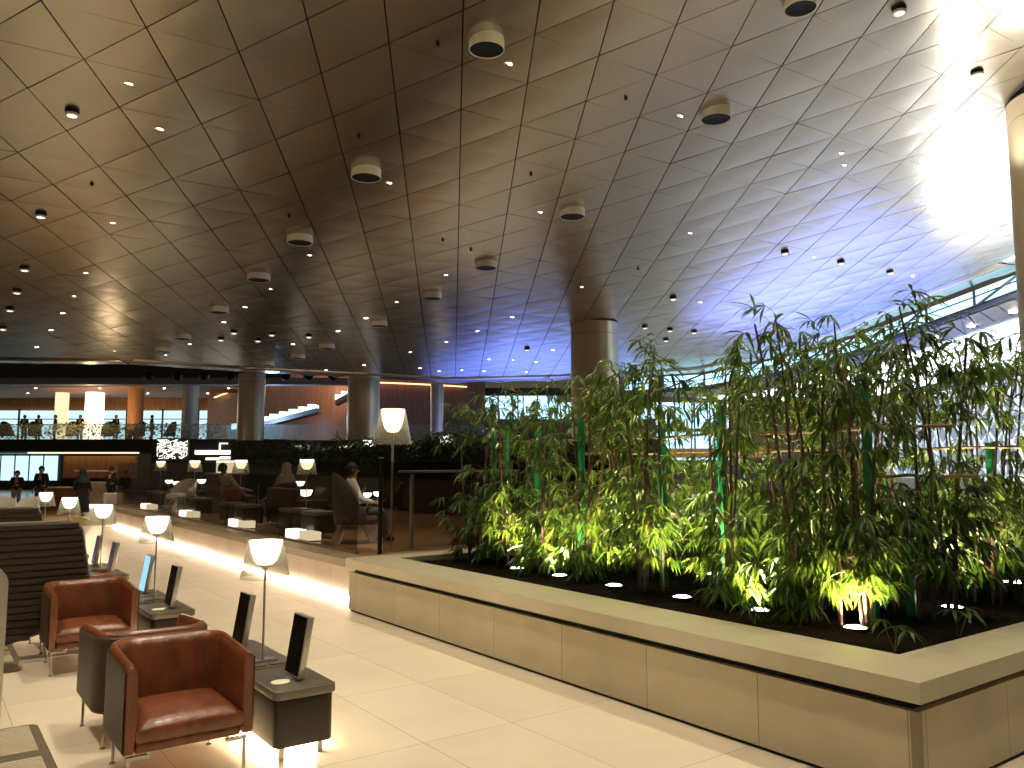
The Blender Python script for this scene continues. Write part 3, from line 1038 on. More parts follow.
def make_bamboo(seed, H, ncane, dens, spread=.42, lo=.03):
    rg = random.Random(seed)
    t = thing('bamboo_plant', '-', 'bamboo plant')
    lv = MB(); tw = MB()
    for c in range(ncane):
        a0 = rg.uniform(0, 2 * pi); rr = rg.uniform(.03, .17)
        bx, by = rr * cos(a0), rr * sin(a0)
        h = H * rg.uniform(.80, 1.0) if c else H
        lean = rg.uniform(-.09, .09), rg.uniform(-.09, .09)
        ph = rg.uniform(0, 6)
        pts = []; n = 14
        for k in range(n + 1):
            u = k / n
            bend = .16 * max(0, u - .75) * 4
            pts.append((bx + lean[0] * h * u + .02 * sin(ph + u * 5) + bend * lean[0] * 4, by + lean[1] * h * u + .02 * cos(ph + u * 4) + bend * lean[1] * 4, h * u))
        r0 = rg.uniform(.011, .020)
        cn = MB().tube(pts, [r0 * (1 - .55 * k / n) + (.0022 if k % 2 else 0) for k in range(n + 1)], 7)
        cn.build('cane', M_CANE, t, smooth=True)
        nn = int(dens * h / .042)
        for q in range(nn):
            u = lo + (1 - lo) * ((q + rg.random()) / nn)
            # bushy foot, bare stems at two thirds, then the crown
            if rg.random() > (1.0 if u < .40 else .22 if u < .78 else .62): continue
            fi = u * n; k0 = min(int(fi), n - 1); ft = fi - k0
            p = Vector(pts[k0]).lerp(Vector(pts[k0 + 1]), ft)
            for side in range(1 if rg.random() < .5 else 2):
                a = rg.uniform(0, 2 * pi)
                tl = rg.uniform(.10, spread) * (1.0 if u < .85 else .75)
                up = rg.uniform(.15, .8) if u < .85 else rg.uniform(.4, 1.3)
                dv = Vector((cos(a), sin(a), up)).normalized()
                tip = p + dv * tl
                tip.z -= .04 * rg.random()
                tw.tube([p, p.lerp(tip, .5) + Vector((0, 0, .015)), tip], .0026, 3, caps=False)
                nl = rg.randint(5, 8)
                hd = atan2(dv.y, dv.x)
                for l in range(nl):
                    sp = (l - (nl - 1) / 2) / max(1, (nl - 1) / 2)
                    la = hd + sp * rg.uniform(.9, 1.5)
                    el = rg.uniform(-.75, .3) - abs(sp) * .15
                    if u > .93: el += .55
                    leaf(lv, tip, (cos(la) * cos(el), sin(la) * cos(el), sin(el)), rg.uniform(.16, .27), rg.uniform(.024, .041), rg.uniform(.14, .42), rg.uniform(-.6, .6))
    lv.build('foliage', M_LEAF, t)
    tw.build('twigs', M_TWIG, t)['kind'] = 'stuff'
    return t


protos = [make_bamboo(11, 2.62, 4, .85, lo=.14), make_bamboo(23, 2.45, 3, .95, lo=.10), make_bamboo(37, 2.55, 4, .75), make_bamboo(51, 2.35, 3, .85), make_bamboo(63, 2.0, 3, 1.0, .34)]
used = set()
PL = []
rg = random.Random(99)
# front row between the uplights, middle row among the posts, rear row
for k, y in enumerate((3.75, 4.2, 5.02, 5.9, 6.85, 7.75, 8.6, 9.3)):
    PL.append((6.12 + rg.uniform(-.12, .14), y + rg.uniform(-.1, .1), 'front', k))
for k, y in enumerate((3.45, 4.2, 4.95, 5.75, 6.65, 7.45, 8.3, 9.25)):
    PL.append((7.0 + rg.uniform(-.12, .12), y + rg.uniform(-.15, .15), 'middle', k))
for k, y in enumerate((3.5, 4.4, 5.3, 6.3, 7.3, 8.3, 9.2)):
    PL.append((8.15 + rg.uniform(-.2, .2), y + rg.uniform(-.2, .2), 'rear', k))
for k, (x, y) in enumerate(((8.9, 3.75), (9.35, 4.4), (9.3, 5.6), (10.2, 3.6), (10.4, 4.9), (9.5, 7.0), (11.2, 4.0))):
    PL.append((x, y, 'corner', k))
for i, (x, y, row, k) in enumerate(PL):
    pi_ = {'front': [0, 2, 4, 0, 2, 4, 1, 3], 'middle': [0, 2, 0, 2, 1, 0, 3, 1], 'rear': [1, 0, 2, 3, 1, 3, 1], 'corner': [3, 1, 2, 4, 1, 3, 3]}[row][k]
    pr = protos[pi_]
    if pi_ in used:
        p = dup(pr)
    else:
        p = pr; used.add(pi_)
    s = rg.uniform(.93, 1.05)
    hs = {'front': [.92, 1.0, 1.0, 1.0, .95, 1.0, .95, .95], 'middle': [1.0, 1.03, 1.0, 1.02, 1.02, .95, 1.0, 1.05], 'rear': [1, 1, 1, .95, .95, .95, 1.0], 'corner': [1.1, 1, 1, 1, 1, 1, 1]}[row][k]
    p.location = (x, y, .59); p.rotation_euler = (0, 0, rg.uniform(0, 6.28)); p.scale = (s, s, s * hs)
    where = {'front': ORD[k] + ' bamboo plant along the front row by the uplights, counted from the near planter corner',
             'middle': ORD[k] + ' bamboo plant along the row of green posts, counted from the right',
             'rear': ORD[k] + ' bamboo plant of the shaded rear row, counted from the right',
             'corner': ORD[k] + ' bamboo plant in the deep right end, counted from the near coping'}[row]
    p['label'] = where; p['group'] = 'bamboo plants in the stone planter'

# small seedlings at the planter's edge
for i, (x, y, lab) in enumerate(((5.62, 3.12, 'small low bamboo sprout at the near corner of the soil'), (5.55, 4.25, 'small low bamboo sprout left of the brightest near uplight'), (6.4, 3.05, 'small low sprout by the right inner coping'))):
    t = thing('bamboo_sprout', lab, 'sprout', (x, y, .59))
    rg2 = random.Random(200 + i); lv = MB(); st_ = MB()
    for c in range(3):
        a = rg2.uniform(0, 6.28); tip = Vector((.08 * cos(a), .08 * sin(a), rg2.uniform(.14, .24)))
        st_.tube([(0, 0, 0), tip * .5, tip], .003, 4)
        for l in range(6):
            la = a + (l - 2.5) * .8; el = rg2.uniform(-.1, .5)
            leaf(lv, tip, (cos(la) * cos(el), sin(la) * cos(el), sin(el)), rg2.uniform(.12, .19), .03, .28, 0)
    st_.build('stem', M_TWIG, t); lv.build('leaves', M_LEAF, t)

# ground uplights
UP = [(6.04, 3.67, 'uplight lens nearest the near corner of the planter, blazing white'), (6.07, 4.6, 'second glowing uplight along the front row from the near corner'), (6.06, 5.48, 'third glowing uplight along the front row from the near corner'),
      (6.05, 6.42, 'fourth glowing uplight along the front row, half hidden by leaves'), (6.08, 7.36, 'fifth glowing uplight along the front row, under bright yellow leaves'), (6.06, 8.16, 'glowing uplight farthest left in the planter soil'),
      (7.59, 4.58, 'uplight behind the front bamboo, seen between stems'), (7.61, 3.67, 'uplight nearest the right-hand coping of the planter'),
      (9.65, 3.98, 'enlarged uplight standing in for a bright lit patch at the right edge'), (7.6, 6.4, 'uplight deep among the middle stems'), (7.6, 8.2, 'uplight deep behind the leftmost stems')]
u0 = None
for i, (x, y, lab) in enumerate(UP):
    if u0 is None:
        u0 = thing('ground_uplight', lab, 'uplight', group='planter ground uplights')
        MB().lathe([(.105, -.06), (.105, .016), (.098, .022), (.086, .016)], 28, caps=False).build('housing_ring', M_DARKBODY, u0, smooth=True)
        MB().lathe([(.090, .012), (.06, .026), (.0001, .034)], 28, caps=False).build('lens', M_SPOTLENS, u0, smooth=True)
        u = u0
    else:
        u = dup(u0)
    u.location = (x, y, .605); u['label'] = lab
    if i == 8: u.scale = (1.5, 1.5, 1.5)  # enlarged lamp put in for the bright patch at the right edge
    light('uplight_beam', 'SPOT', (x, y, .66), 330, (1, .86, .44), .05, target=(x + .30, y + .05, 3.0), spot=125, blend=.8)

# ================================================================== TERRACE LIFE
ZT = .65
# smoked glass screen along the ledge
y = 10.55; k = 0
gl = thing('glass_balustrade', 'long smoked glass balustrade standing on the terrace ledge', 'balustrade', (5.05, 10.55, ZT))
while y < TY1 - .6:
    y2 = min(y + 2.1, TY1 - .1)
    g = MB().box(-.006, .006, y - 10.55, y2 - 10.55 - .02, .02, 1.28)
    g.build('glass_pane', M_GLASS, gl)
    y = y2
MB().box(-.018, .018, 0, TY1 - .1 - 10.55, 0, .035).build('base_channel', M_STEEL, gl)
gl2 = thing('glass_balustrade', 'short smoked glass return behind the far end of the planter', 'balustrade', (5.4, 10.45, ZT))
for k in range(3):
    MB().box(k * 1.5, k * 1.5 + 1.48, -.006, .006, .02, 1.28).build('glass_pane', M_GLASS, gl2)
MB().box(0, 4.48, -.018, .018, 0, .035).build('base_channel', M_STEEL, gl2)
t = thing('glazing_post', 'dark slender post at the corner of the glass balustrade', 'post', (5.30, 10.35, ZT))
MB().box(-.022, .022, -.022, .022, 0, 1.33).build('shaft', M_DARKBODY, t)
MB().box(-.03, .03, -.03, .03, 1.33, 1.345).build('cap', M_STEEL, t)
t = thing('handrail', 'pale metal handrail with a single leg beside the floor lamp', 'handrail', (5.95, 10.62, ZT))
MB().tube([(0, 0, 0), (0, 0, 1.10)], .03, 12).build('leg', M_STEEL, t, smooth=True)
MB().tube([(-.25, -.05, 1.14), (2.2, .3, 1.14)], .02, 10).build('rail', M_STEEL, t, smooth=True)

fl = make_lamp('floor_lamp', 1.535, .275, .18, .52, base='disc', diff=M_DIFF_BIG)
fl.location = (5.62, 10.62, ZT)
tag(fl, 'tall lit floor lamp with clear flared shade at the end of the planter', 'floor lamp')

# terrace tables with the same lamps
tl_lab = ['lit table lamp on the terrace nearest the tall floor lamp', 'second lit terrace lamp going away from the floor lamp', 'third lit terrace lamp going away from the floor lamp', 'small lit terrace lamp nearest the stone bar']
tt_lab = ['dark side table on the terrace nearest the tall floor lamp', 'second dark terrace table going away from the floor lamp', 'third dark terrace table going away from the floor lamp', 'dark terrace table nearest the stone bar']
for i, (x, y) in enumerate(((5.60, 13.85), (5.38, 16.8), (5.52, 20.75), (5.82, 25.49))):
    tb = dup(tab0, (x + .05, y, ZT), 0, tt_lab[i], 'side tables on the terrace')
    for ch in list(tb.children):
        if ch.name.startswith('light_strip'):
            bpy.data.objects.remove(ch, do_unlink=True)
    lp = dup(lamp0, (x + .03, y, ZT + .4515), 0, tl_lab[i], 'table lamps on the terrace')

# glowing low lanterns along the glass
lan_lab = ['nearest the floor lamp', 'second along the glass', 'third along the glass', 'farthest along the glass']
for i, (y, w) in enumerate(((13.35, .42), (16.5, .40), (20.3, .40), (24.4, .40))):
    t = thing('lantern_box', 'bright white low lantern box on the terrace floor, ' + lan_lab[i], 'lantern', (5.26, y, ZT), 0, 'low lantern boxes')
    MB().rbox(-.11, .11, -w / 2, w / 2, .015, .155, .02, 3).build('diffuser', M_LANTERN, t, smooth=True)
    MB().box(-.10, .10, -w / 2 + .01, w / 2 - .01, 0, .016).build('base', M_DARKBODY, t)
    t = thing('lantern_box', 'dimmer low lantern box just beside the bright one ' + lan_lab[i], 'lantern', (5.30, y - w - .10, ZT), 0, 'low lantern boxes')
    MB().rbox(-.11, .11, -w / 2, w / 2, .015, .15, .02, 3).build('diffuser', M_LANTERN2, t, smooth=True)
    MB().box(-.10, .10, -w / 2 + .01, w / 2 - .01, 0, .016).build('base', M_DARKBODY, t)

# bowl lamps, plus two glowing cups standing in for reflections
for i, (x, y, z, s, lab) in enumerate(((6.25, 15.4, 1.26, 1.0, 'small bowl lamp glowing on the dark table near the wicker chair'), (7.8, 19.6, 1.35, .9, 'small bowl lamp glowing deep on the terrace'),
                                       (6.6, 13.4, 1.30, .6, 'small glowing cup standing in for a reflection, left of a pair, before the wicker chair'), (6.75, 13.3, 1.32, .6, 'small glowing cup standing in for a reflection, right of a pair, before the wicker chair'),
                                       (6.4, 23.2, 1.36, .9, 'small bowl lamp before the white draped chair'), (6.5, 26.3, 1.25, .9, 'small bowl lamp second from the stone block'), (6.5, 27.2, 1.28, .9, 'small bowl lamp nearest the stone block'))):
    t = thing('bowl_lamp', lab, 'lamp', (x, y, ZT))
    h = z - ZT
    MB().lathe([(.09, 0), (.09, .01), (.012, .02), (.010, h)], 16).build('stand', M_STEEL, t, smooth=True)
    MB().lathe([(.02, h), (.09 * s, h + .02), (.125 * s, h + .09 * s), (.13 * s, h + .13 * s), (.01, h + .12 * s)], 24).build('bowl', M_DIFF, t, smooth=True)


def lounge_chair(name, label, loc, rz, m, back_h=.80, wing=False):
    t = thing(name, label, 'armchair', loc, rz)
    # curved back shell
    mb = MB(); vs = []; fs = []; N = 17
    for i in range(N):
        a = radians(-20 + 220 * i / (N - 1))
        rx, ry = .36, .34
        x, y = rx * cos(a), ry * sin(a)
        wgt = sin(max(0, min(pi, (a)))) if 0 < a < pi else 0
        top = .58 + (back_h - .58 + .0) * (wgt ** .6 if wgt > 0 else 0)
        fl_ = 1.0 + .10 * wgt
        for (off, z, ff) in ((0, .30, .92), (0, .45, 1), (0, top - .03, fl_), (-.025, top, fl_), (-.05, top - .03, fl_), (-.055, .45, 1), (-.05, .30, .92)):
            l = sqrt(x * x + y * y)
            q = (l + off) / l * ff
            vs.append((x * q, y * q, z))
    for i in range(N - 1):
        for k in range(7):
            k2 = (k + 1) % 7
            fs.append((i * 7 + k, (i + 1) * 7 + k, (i + 1) * 7 + k2, i * 7 + k2))
    fs.append(tuple(range(7))); fs.append(tuple(range((N - 1) * 7, N * 7)))
    mb.add(vs, fs)
    mb.build('back_shell', m, t, smooth=True, angle=60)
    MB().rbox(-.31, .31, -.33, .27, .30, .44, .10, 6, .04).build('seat', m, t, smooth=True)
    for sx in (-1, 1):
        for sy in (-1, 1):
            MB().tube([(sx * .16, sy * .14, .31), (sx * .30, sy * .30, 0)], [.013, .009], 8).build('leg', M_STEEL, t, smooth=True)
    return t


L_CH = [((5.72, 12.05, ZT), radians(75), M_WEAVE, 1.12, 'wing_chair', 'high-backed dark wicker wing chair on splayed steel legs beside the floor lamp'),
        ((6.9, 14.9, ZT), radians(-90), M_DARKUPH, .82, 'lounge_chair', 'dark terrace lounge chair behind the table nearest the floor lamp'),
        ((6.0, 18.8, ZT), radians(100), M_LEATHER, .80, 'lounge_chair', 'brown leather recliner on the terrace holding a reclining guest'),
        ((7.3, 19.5, ZT), radians(200), M_DARKUPH, .82, 'lounge_chair', 'dark terrace chair under the guest in the pale veil'),
        ((6.6, 22.6, ZT), radians(-120), M_DARKUPH, .82, 'lounge_chair', 'dark terrace chair under the guest in blue'),
        ((6.0, 23.6, ZT), radians(-60), M_WHITEUPH, .85, 'lounge_chair', 'terrace chair draped in white cloth'),
        ((7.2, 25.6, ZT), radians(-100), M_DARKUPH, .85, 'lounge_chair', 'dark terrace chair second from the stone block'),
        ((7.3, 26.7, ZT), radians(-80), M_DARKUPH, .85, 'lounge_chair', 'dark terrace chair nearest the stone block'),
        ((8.6, 16.5, ZT), radians(-100), M_DARKUPH, .85, 'lounge_chair', 'dark lounge chair against the hedge in mid terrace')]
for loc, rz, m, bh, nm, lab in L_CH:
    lounge_chair(nm, lab, loc, rz, m, bh)
t = thing('sofa', 'long dark terrace sofa with its back to the glass', 'sofa', (6.25, 15.75, ZT), radians(90))
MB().rbox(-.75, .75, -.30, .35, .08, .40, .06, 5, .03).build('seat', M_DARKUPH, t, smooth=True)
MB().rbox(-.75, .75, .25, .40, .30, .78, .05, 5, .04).build('backrest', M_DARKUPH, t, smooth=True)
for sx in (-1, 1):
    MB().rbox(sx * .75 - .08, sx * .75 + .08, -.30, .38, .08, .56, .05, 5, .03).build('armrest', M_DARKUPH, t, smooth=True)
    for sy in (-.25, .3):
        MB().tube([(sx * .68, sy, 0), (sx * .68, sy, .09)], .02, 8).build('leg', M_CHROME, t, smooth=True)
# reading stand
t = thing('reading_arm_stand', 'thin steel stand with a slanting arm on a domed base, mid terrace', 'stand', (6.2, 18.0, ZT))
MB().lathe([(.13, 0), (.12, .03), (.06, .07), (.015, .085)], 20).build('domed_base', M_WHITEBODY, t, smooth=True)
MB().tube([(0, 0, .08), (0, 0, .80)], .012, 8).build('pole', M_STEEL, t, smooth=True)
MB().tube([(0, 0, .42), (.35, -.25, .60)], .012, 8).build('arm', M_STEEL, t, smooth=True)
# pale cabinet
t = thing('service_cabinet', 'pale lit service cabinet with a white top behind the recliner', 'cabinet', (6.6, 21.9, ZT))
MB().box(-.3, .3, -.9, .5, 0, .98).build('body', M_DARKUPH, t)
MB().box(-.34, .34, -.94, .54, .98, 1.02).build('top', M_WHITEBODY, t)
MB().box(-.26, .26, -.85, -.2, 1.02, 1.34).build('glass_case', M_LANTERN2, t)

# hedge along the back of the terrace
hb = thing('hedge', 'long dark clipped hedge screening the back of the terrace', 'hedge', (11.0, 0, 0))
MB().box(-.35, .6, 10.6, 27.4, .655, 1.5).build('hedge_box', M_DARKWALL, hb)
lv = MB(); rg = random.Random(8)
for k in range(9000):
    y_ = rg.uniform(10.6, 33.5)
    top = 2.62 + .16 * sin(y_ * 1.9) + .10 * sin(y_ * 5.3) - (.12 if y_ > 24 else 0)
    z_ = 1.45 + (top - 1.45) * sqrt(rg.random())
    x_ = -.38 + rg.random() ** 2 * .9
    a = rg.uniform(0, 6.28); el = rg.uniform(-.6, .7)
    leaf(lv, (x_, y_, z_), (cos(a) * cos(el), sin(a) * cos(el), sin(el)), rg.uniform(.10, .2), .06, .15, rg.uniform(-.8, .8))
lv.build('foliage', M_LEAFD, hb)
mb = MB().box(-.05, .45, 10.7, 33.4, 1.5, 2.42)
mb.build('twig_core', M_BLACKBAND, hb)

# ================================================================== PEOPLE


def skin_obj(name, joints, edges, radii, m, parent, root=0, sub=2):
    me = bpy.data.meshes.new(name)
    me.from_pydata(joints, edges, [])
    o = bpy.data.objects.new(name, me); COL.objects.link(o); o.parent = parent
    me.materials.append(m)
    md = o.modifiers.new('skin', 'SKIN')
    md.use_smooth_shade = True
    sv = me.skin_vertices[0].data
    for i, r in enumerate(radii):
        sv[i].radius = (r, r) if not isinstance(r, tuple) else r
        sv[i].use_root = (i == root)
    sb = o.modifiers.new('sub', 'SUBSURF'); sb.levels = sub; sb.render_levels = sub
    return o


def person(label, loc, rz, pose='stand', top=M_BLACKCLOTH, legs=M_GREYCLOTH, hair=M_HAIR, veil=None, robe=None, h=1.72, hold=None, group=None):
    t = thing('person', label, 'person', loc, rz, group)
    k = h / 1.72
    P = {}
    if pose == 'stand' or pose == 'walk':
        st = .13 if pose == 'walk' else 0
        P = dict(pel=(0, 0, .95), belly=(0, .0, 1.10), chest=(0, .01, 1.32), neck=(0, .0, 1.47), jaw=(0, -.02, 1.56), head=(0, -.01, 1.64), crown=(0, 0, 1.70))
        L = {}
        for s, sg in (('l', -1), ('r', 1)):
            P['hip' + s] = (sg * .09, 0, .90)
            P['knee' + s] = (sg * .10, -.03 - sg * st * .8, .50)
            P['ank' + s] = (sg * .10, .02 - sg * st * 1.2, .09)
            P['toe' + s] = (sg * .115, -.14 - sg * st * 1.2, .035)
            P['sh' + s] = (sg * .18, .01, 1.42)
            P['elb' + s] = (sg * .24, .03 + sg * st * .6, 1.14)
            P['wri' + s] = (sg * .23, -.08 + sg * st, .90)
        if hold:
            P['elbr'] = (.23, .02, 1.13); P['wrir'] = (.10, -.24, 1.16); P['elbl'] = (-.23, .02, 1.13); P['wril'] = (-.08, -.23, 1.12)
    else:   # sit
        ln = .22 if pose == 'recline' else .05
        P = dict(pel=(0, .08, .50), belly=(0, .10 + ln * .3, .66), chest=(0, .10 + ln * .9, .86), neck=(0, .08 + ln * 1.3, 1.01), jaw=(0, .04 + ln * 1.4, 1.09), head=(0, .05 + ln * 1.5, 1.17), crown=(0, .06 + ln * 1.55, 1.23))
        for s, sg in (('l', -1), ('r', 1)):
            P['hip' + s] = (sg * .09, .06, .49)
            P['knee' + s] = (sg * .11, -.36, .50)
            P['ank' + s] = (sg * .11, -.40 - (.2 if pose == 'recline' else 0), .09)
            P['toe' + s] = (sg * .12, -.55 - (.2 if pose == 'recline' else 0), .04)
            P['sh' + s] = (sg * .18, .10 + ln, .96)
            P['elb' + s] = (sg * .25, .02 + ln * .5, .70)
            P['wri' + s] = (sg * .13, -.20, .64)
    P = {n: tuple(c * k for c in p) for n, p in P.items()}
    order = list(P)
    idx = {n: i for i, n in enumerate(order)}
    R = dict(pel=.125, belly=.118, chest=(.145, .115), neck=.055, jaw=.072, head=.098, crown=.06, hip=.088, knee=.058, ank=.040, toe=.038, sh=.062, elb=.042, wri=.028)
    rad = []
    for n in order:
        r = R.get(n) or R[n[:-1]]
        rad.append(tuple(c * k for c in r) if isinstance(r, tuple) else r * k)
    E = [('pel', 'belly'), ('belly', 'chest'), ('chest', 'neck'), ('neck', 'jaw'), ('jaw', 'head'), ('head', 'crown')]
    for s in 'lr':
        E += [('pel', 'hip' + s), ('hip' + s, 'knee' + s), ('knee' + s, 'ank' + s), ('ank' + s, 'toe' + s), ('chest', 'sh' + s), ('sh' + s, 'elb' + s), ('elb' + s, 'wri' + s)]
    # hands: palm and five fingers
    J = [P[n] for n in order]; ED = [(idx[a], idx[b_]) for a, b_ in E]
    for s, sg in (('l', -1), ('r', 1)):
        w = Vector(P['wri' + s]); e = Vector(P['elb' + s]); d = (w - e).normalized()
        lat = d.cross(Vector((0, 1, 0)));
        if lat.length < .1: lat = Vector((1, 0, 0))
        lat.normalize()
        fwd = lat.cross(d)
        pal = w + d * .07 * k
        i0 = len(J); J.append(tuple(pal)); rad.append((.034 * k, .020 * k)); ED.append((idx['wri' + s], i0))
        for q, (off, ln_) in enumerate(((-.028, .062), (-.010, .078), (.010, .072), (.027, .056))):
            b0 = pal + fwd * off * k + d * .028 * k
            t0 = b0 + d * ln_ * .55 * k + lat * (-sg) * .008
            t1 = b0 + d * ln_ * k + lat * (-sg) * .022
            j = len(J); J += [tuple(b0), tuple(t0), tuple(t1)]; rad += [.0095 * k, .0085 * k, .007 * k]
            ED += [(i0, j), (j, j + 1), (j + 1, j + 2)]
        b0 = w + d * .03 * k - fwd * .034 * k; t1 = b0 + (d * .8 - fwd * .6).normalized() * .05 * k
        j = len(J); J += [tuple(b0), tuple(t1)]; rad += [.011 * k, .009 * k]; ED += [(idx['wri' + s], j), (j, j + 1)]
    skin_obj('body', J, ED, rad, M_SKIN, t, idx['pel'])
    # face details inside one small mesh
    hp = Vector(P['head']); fc = MB()
    fy = hp.y - .088 * k
    fc.lathe([(.0001, .022 * k), (.010 * k, .0), (.014 * k, -.020 * k), (.0001, -.026 * k)], 8, (0, fy - .012 * k, hp.z - .025 * k))
    fc.build('nose', M_SKIN, t, smooth=True)
    for sg in (-1, 1):
        MB().lathe([(.0001, .009 * k), (.012 * k, 0), (.0001, -.009 * k)], 8, (sg * .034 * k, fy + .012 * k, hp.z)).build('eye', M_HAIR, t, smooth=True)
        MB().lathe([(.0001, .03 * k), (.014 * k, 0), (.0001, -.03 * k)], 8, (sg * .094 * k, hp.y + .01, hp.z - .02 * k)).build('ear', M_SKIN, t, smooth=True)
    MB().lathe([(.0001, .006 * k), (.024 * k, 0), (.0001, -.006 * k)], 8, (0, fy + .014 * k, hp.z - .065 * k)).build('mouth', M_DARKUPH, t, smooth=True)
    g = 1.13

    def cover(name, names, edges, m, grow, extra=None):
        ii = {n: q for q, n in enumerate(names)}
        rr = []
        for n in names:
            r = R.get(n) or R[n[:-1]]
            rr.append(tuple((c + grow) * k for c in r) if isinstance(r, tuple) else (r + grow) * k)
        skin_obj(name, [P[n] for n in names], [(ii[a], ii[b_]) for a, b_ in edges], rr, m, t, 0)
    cover('shirt', ['belly', 'pel', 'chest', 'shl', 'elbl', 'shr', 'elbr', 'wril', 'wrir', 'neck'],
          [('pel', 'belly'), ('belly', 'chest'), ('chest', 'shl'), ('shl', 'elbl'), ('chest', 'shr'), ('shr', 'elbr'), ('elbl', 'wril'), ('elbr', 'wrir'), ('chest', 'neck')], top, .013)
    cover('trousers', ['pel', 'hipl', 'kneel', 'ankl', 'hipr', 'kneer', 'ankr'], [('pel', 'hipl'), ('hipl', 'kneel'), ('kneel', 'ankl'), ('pel', 'hipr'), ('hipr', 'kneer'), ('kneer', 'ankr')], legs, .014)
    for s in 'lr':
        cover('shoe', ['ank' + s, 'toe' + s], [('ank' + s, 'toe' + s)], M_BLACKCLOTH, .006)
    z = P['head'][2]; y0 = P['head'][1]
    if hair is not None:
        hm = MB(); seg = 20; vs = []; fs = []
        for a in range(seg):
            an = 2 * pi * a / seg
            front = max(0, -sin(an))
            lowz = -.09 + .115 * front ** .5
            for q in range(7):
                u = q / 6
                zz = lowz + (.112 - lowz) * u
                r = sqrt(max(0, 1 - (max(0, zz) / .114) ** 2)) * .107
                vs.append((r * .92 * cos(an) * k, y0 + .008 + r * sin(an) * k, z + zz * k))
        for a in range(seg):
            a2 = (a + 1) % seg
            for q in range(6):
                fs.append((a * 7 + q, a2 * 7 + q, a2 * 7 + q + 1, a * 7 + q + 1))
        hm.add(vs, fs); hm.build('hair', hair, t, smooth=True, angle=80)
    if veil is not None:
        vm = MB(); seg = 20; vs = []; fs = []
        for a in range(seg):
            an = 2 * pi * a / seg
            open_ = max(0, -sin(an)) ** 3
            for q, (r, zz) in enumerate(((.02, .128), (.085, .105), (.122, .03), (.128, -.08), (.15, -.17), (.24, -.27), (.26, -.42))):
                rr = r * (1 - .25 * open_ * (q > 1 and q < 4))
                vs.append((rr * 1.0 * cos(an) * k, y0 + .015 + rr * .85 * sin(an) * k, z + zz * k + (.06 * open_ if q == 2 else 0)))
        for a in range(seg):
            a2 = (a + 1) % seg
            for q in range(6):
                fs.append((a * 7 + q, a2 * 7 + q, a2 * 7 + q + 1, a * 7 + q + 1))
        vm.add(vs, fs); vm.build('headscarf', veil, t, smooth=True, angle=80)
    if robe is not None:
        rm = MB(); seg = 24; vs = []; fs = []
        pr = ((.17, 1.44), (.215, 1.36), (.225, 1.15), (.22, .95), (.25, .6), (.29, .16), (.28, .15))
        for a in range(seg):
            an = 2 * pi * a / seg
            for r, zz in pr:
                w = 1 + .05 * sin(an * 5 + zz * 3) * (1.4 - zz)
                vs.append((r * w * cos(an) * k, r * .78 * w * sin(an) * k, zz * k))
        n = len(pr)
        for a in range(seg):
            a2 = (a + 1) % seg
            for q in range(n - 1):
                fs.append((a * n + q, a2 * n + q, a2 * n + q + 1, a * n + q + 1))
        rm.add(vs, fs); rm.build('robe', robe, t, smooth=True, angle=80)
    return t


def at(px, d, z=0.):
    """a spot on the hall floor: lateral fraction px (in 814ths of depth) and depth d"""
    return V((px - 512) / 814.0 * d, d, z)


person('person in a long black robe walking away past the table lamps', (4.99, 33.4, .006), radians(-36 + 180), 'walk', M_BLACKCLOTH, M_BLACKCLOTH, None, M_BLACKCLOTH, M_BLACKCLOTH, 1.70)
person('standing person in a black t-shirt facing the camera, hair tied back', at(42, 31, .006), radians(-36), 'stand', M_BLACKCLOTH, M_GREYCLOTH, M_HAIR, h=1.80)
person('standing person in black holding a phone, left of the t-shirt wearer', at(18, 31, .006), radians(-20), 'stand', M_BLACKCLOTH, M_BEIGECLOTH, M_HAIR, h=1.63, hold=True)
person('dark-clad person standing at the end of the stone bar', at(112, 36, .006), radians(120), 'stand', M_BLACKCLOTH, M_BLACKCLOTH, M_HAIR, h=1.75)
person('seated person in pale clothes on the wicker wing chair', (5.79, 12.03, ZT), radians(75), 'sit', M_WHITECLOTH, M_GREYCLOTH, M_HAIR)
person('person reclining in the brown leather recliner in a beige top', (6.0, 18.8, ZT), radians(100), 'recline', M_BEIGECLOTH, M_GREYCLOTH, M_HAIR)
person('seated person in a pale veil seen from behind, mid terrace', (7.3, 19.5, ZT), radians(200), 'sit', M_BEIGECLOTH, M_GREYCLOTH, None, M_BEIGECLOTH)
person('seated person in a blue top on the terrace', (6.6, 22.6, ZT), radians(-120), 'sit', M_BLUECLOTH, M_GREYCLOTH, M_HAIR)
# rucksack at the standing pair
t = thing('holdall_bag', 'black holdall on the floor by the standing pair', 'bag', at(31, 29, .006))
MB().rbox(-.22, .22, -.14, .14, 0, .34, .08, 5, .04).build('body', M_BLACKCLOTH, t, smooth=True)
MB().tube([(-.12, 0, .33), (-.10, 0, .46), (.10, 0, .46), (.12, 0, .33)], .012, 8).build('handle', M_DARKBODY, t, smooth=True)

# pale chairs and desk near the standing pair
lounge_chair('pale_armchair', 'cream armchair far left, in front of the standing pair', at(8, 26.5, 0), radians(20), M_WHITEUPH, .9)
lounge_chair('pale_armchair', 'cream armchair beside the black holdall', at(29, 25, 0), radians(-40), M_WHITEUPH, .9)
t = thing('reception_desk', 'light wood desk behind the small far lamps', 'desk', at(62, 34, .006), -YAW)
MB().box(-.9, .9, -.3, .3, 0, .9).build('body', M_WARMWOOD, t)
MB().box(-.95, .95, -.35, .35, .9, .94).build('top', M_WHITEBODY, t)

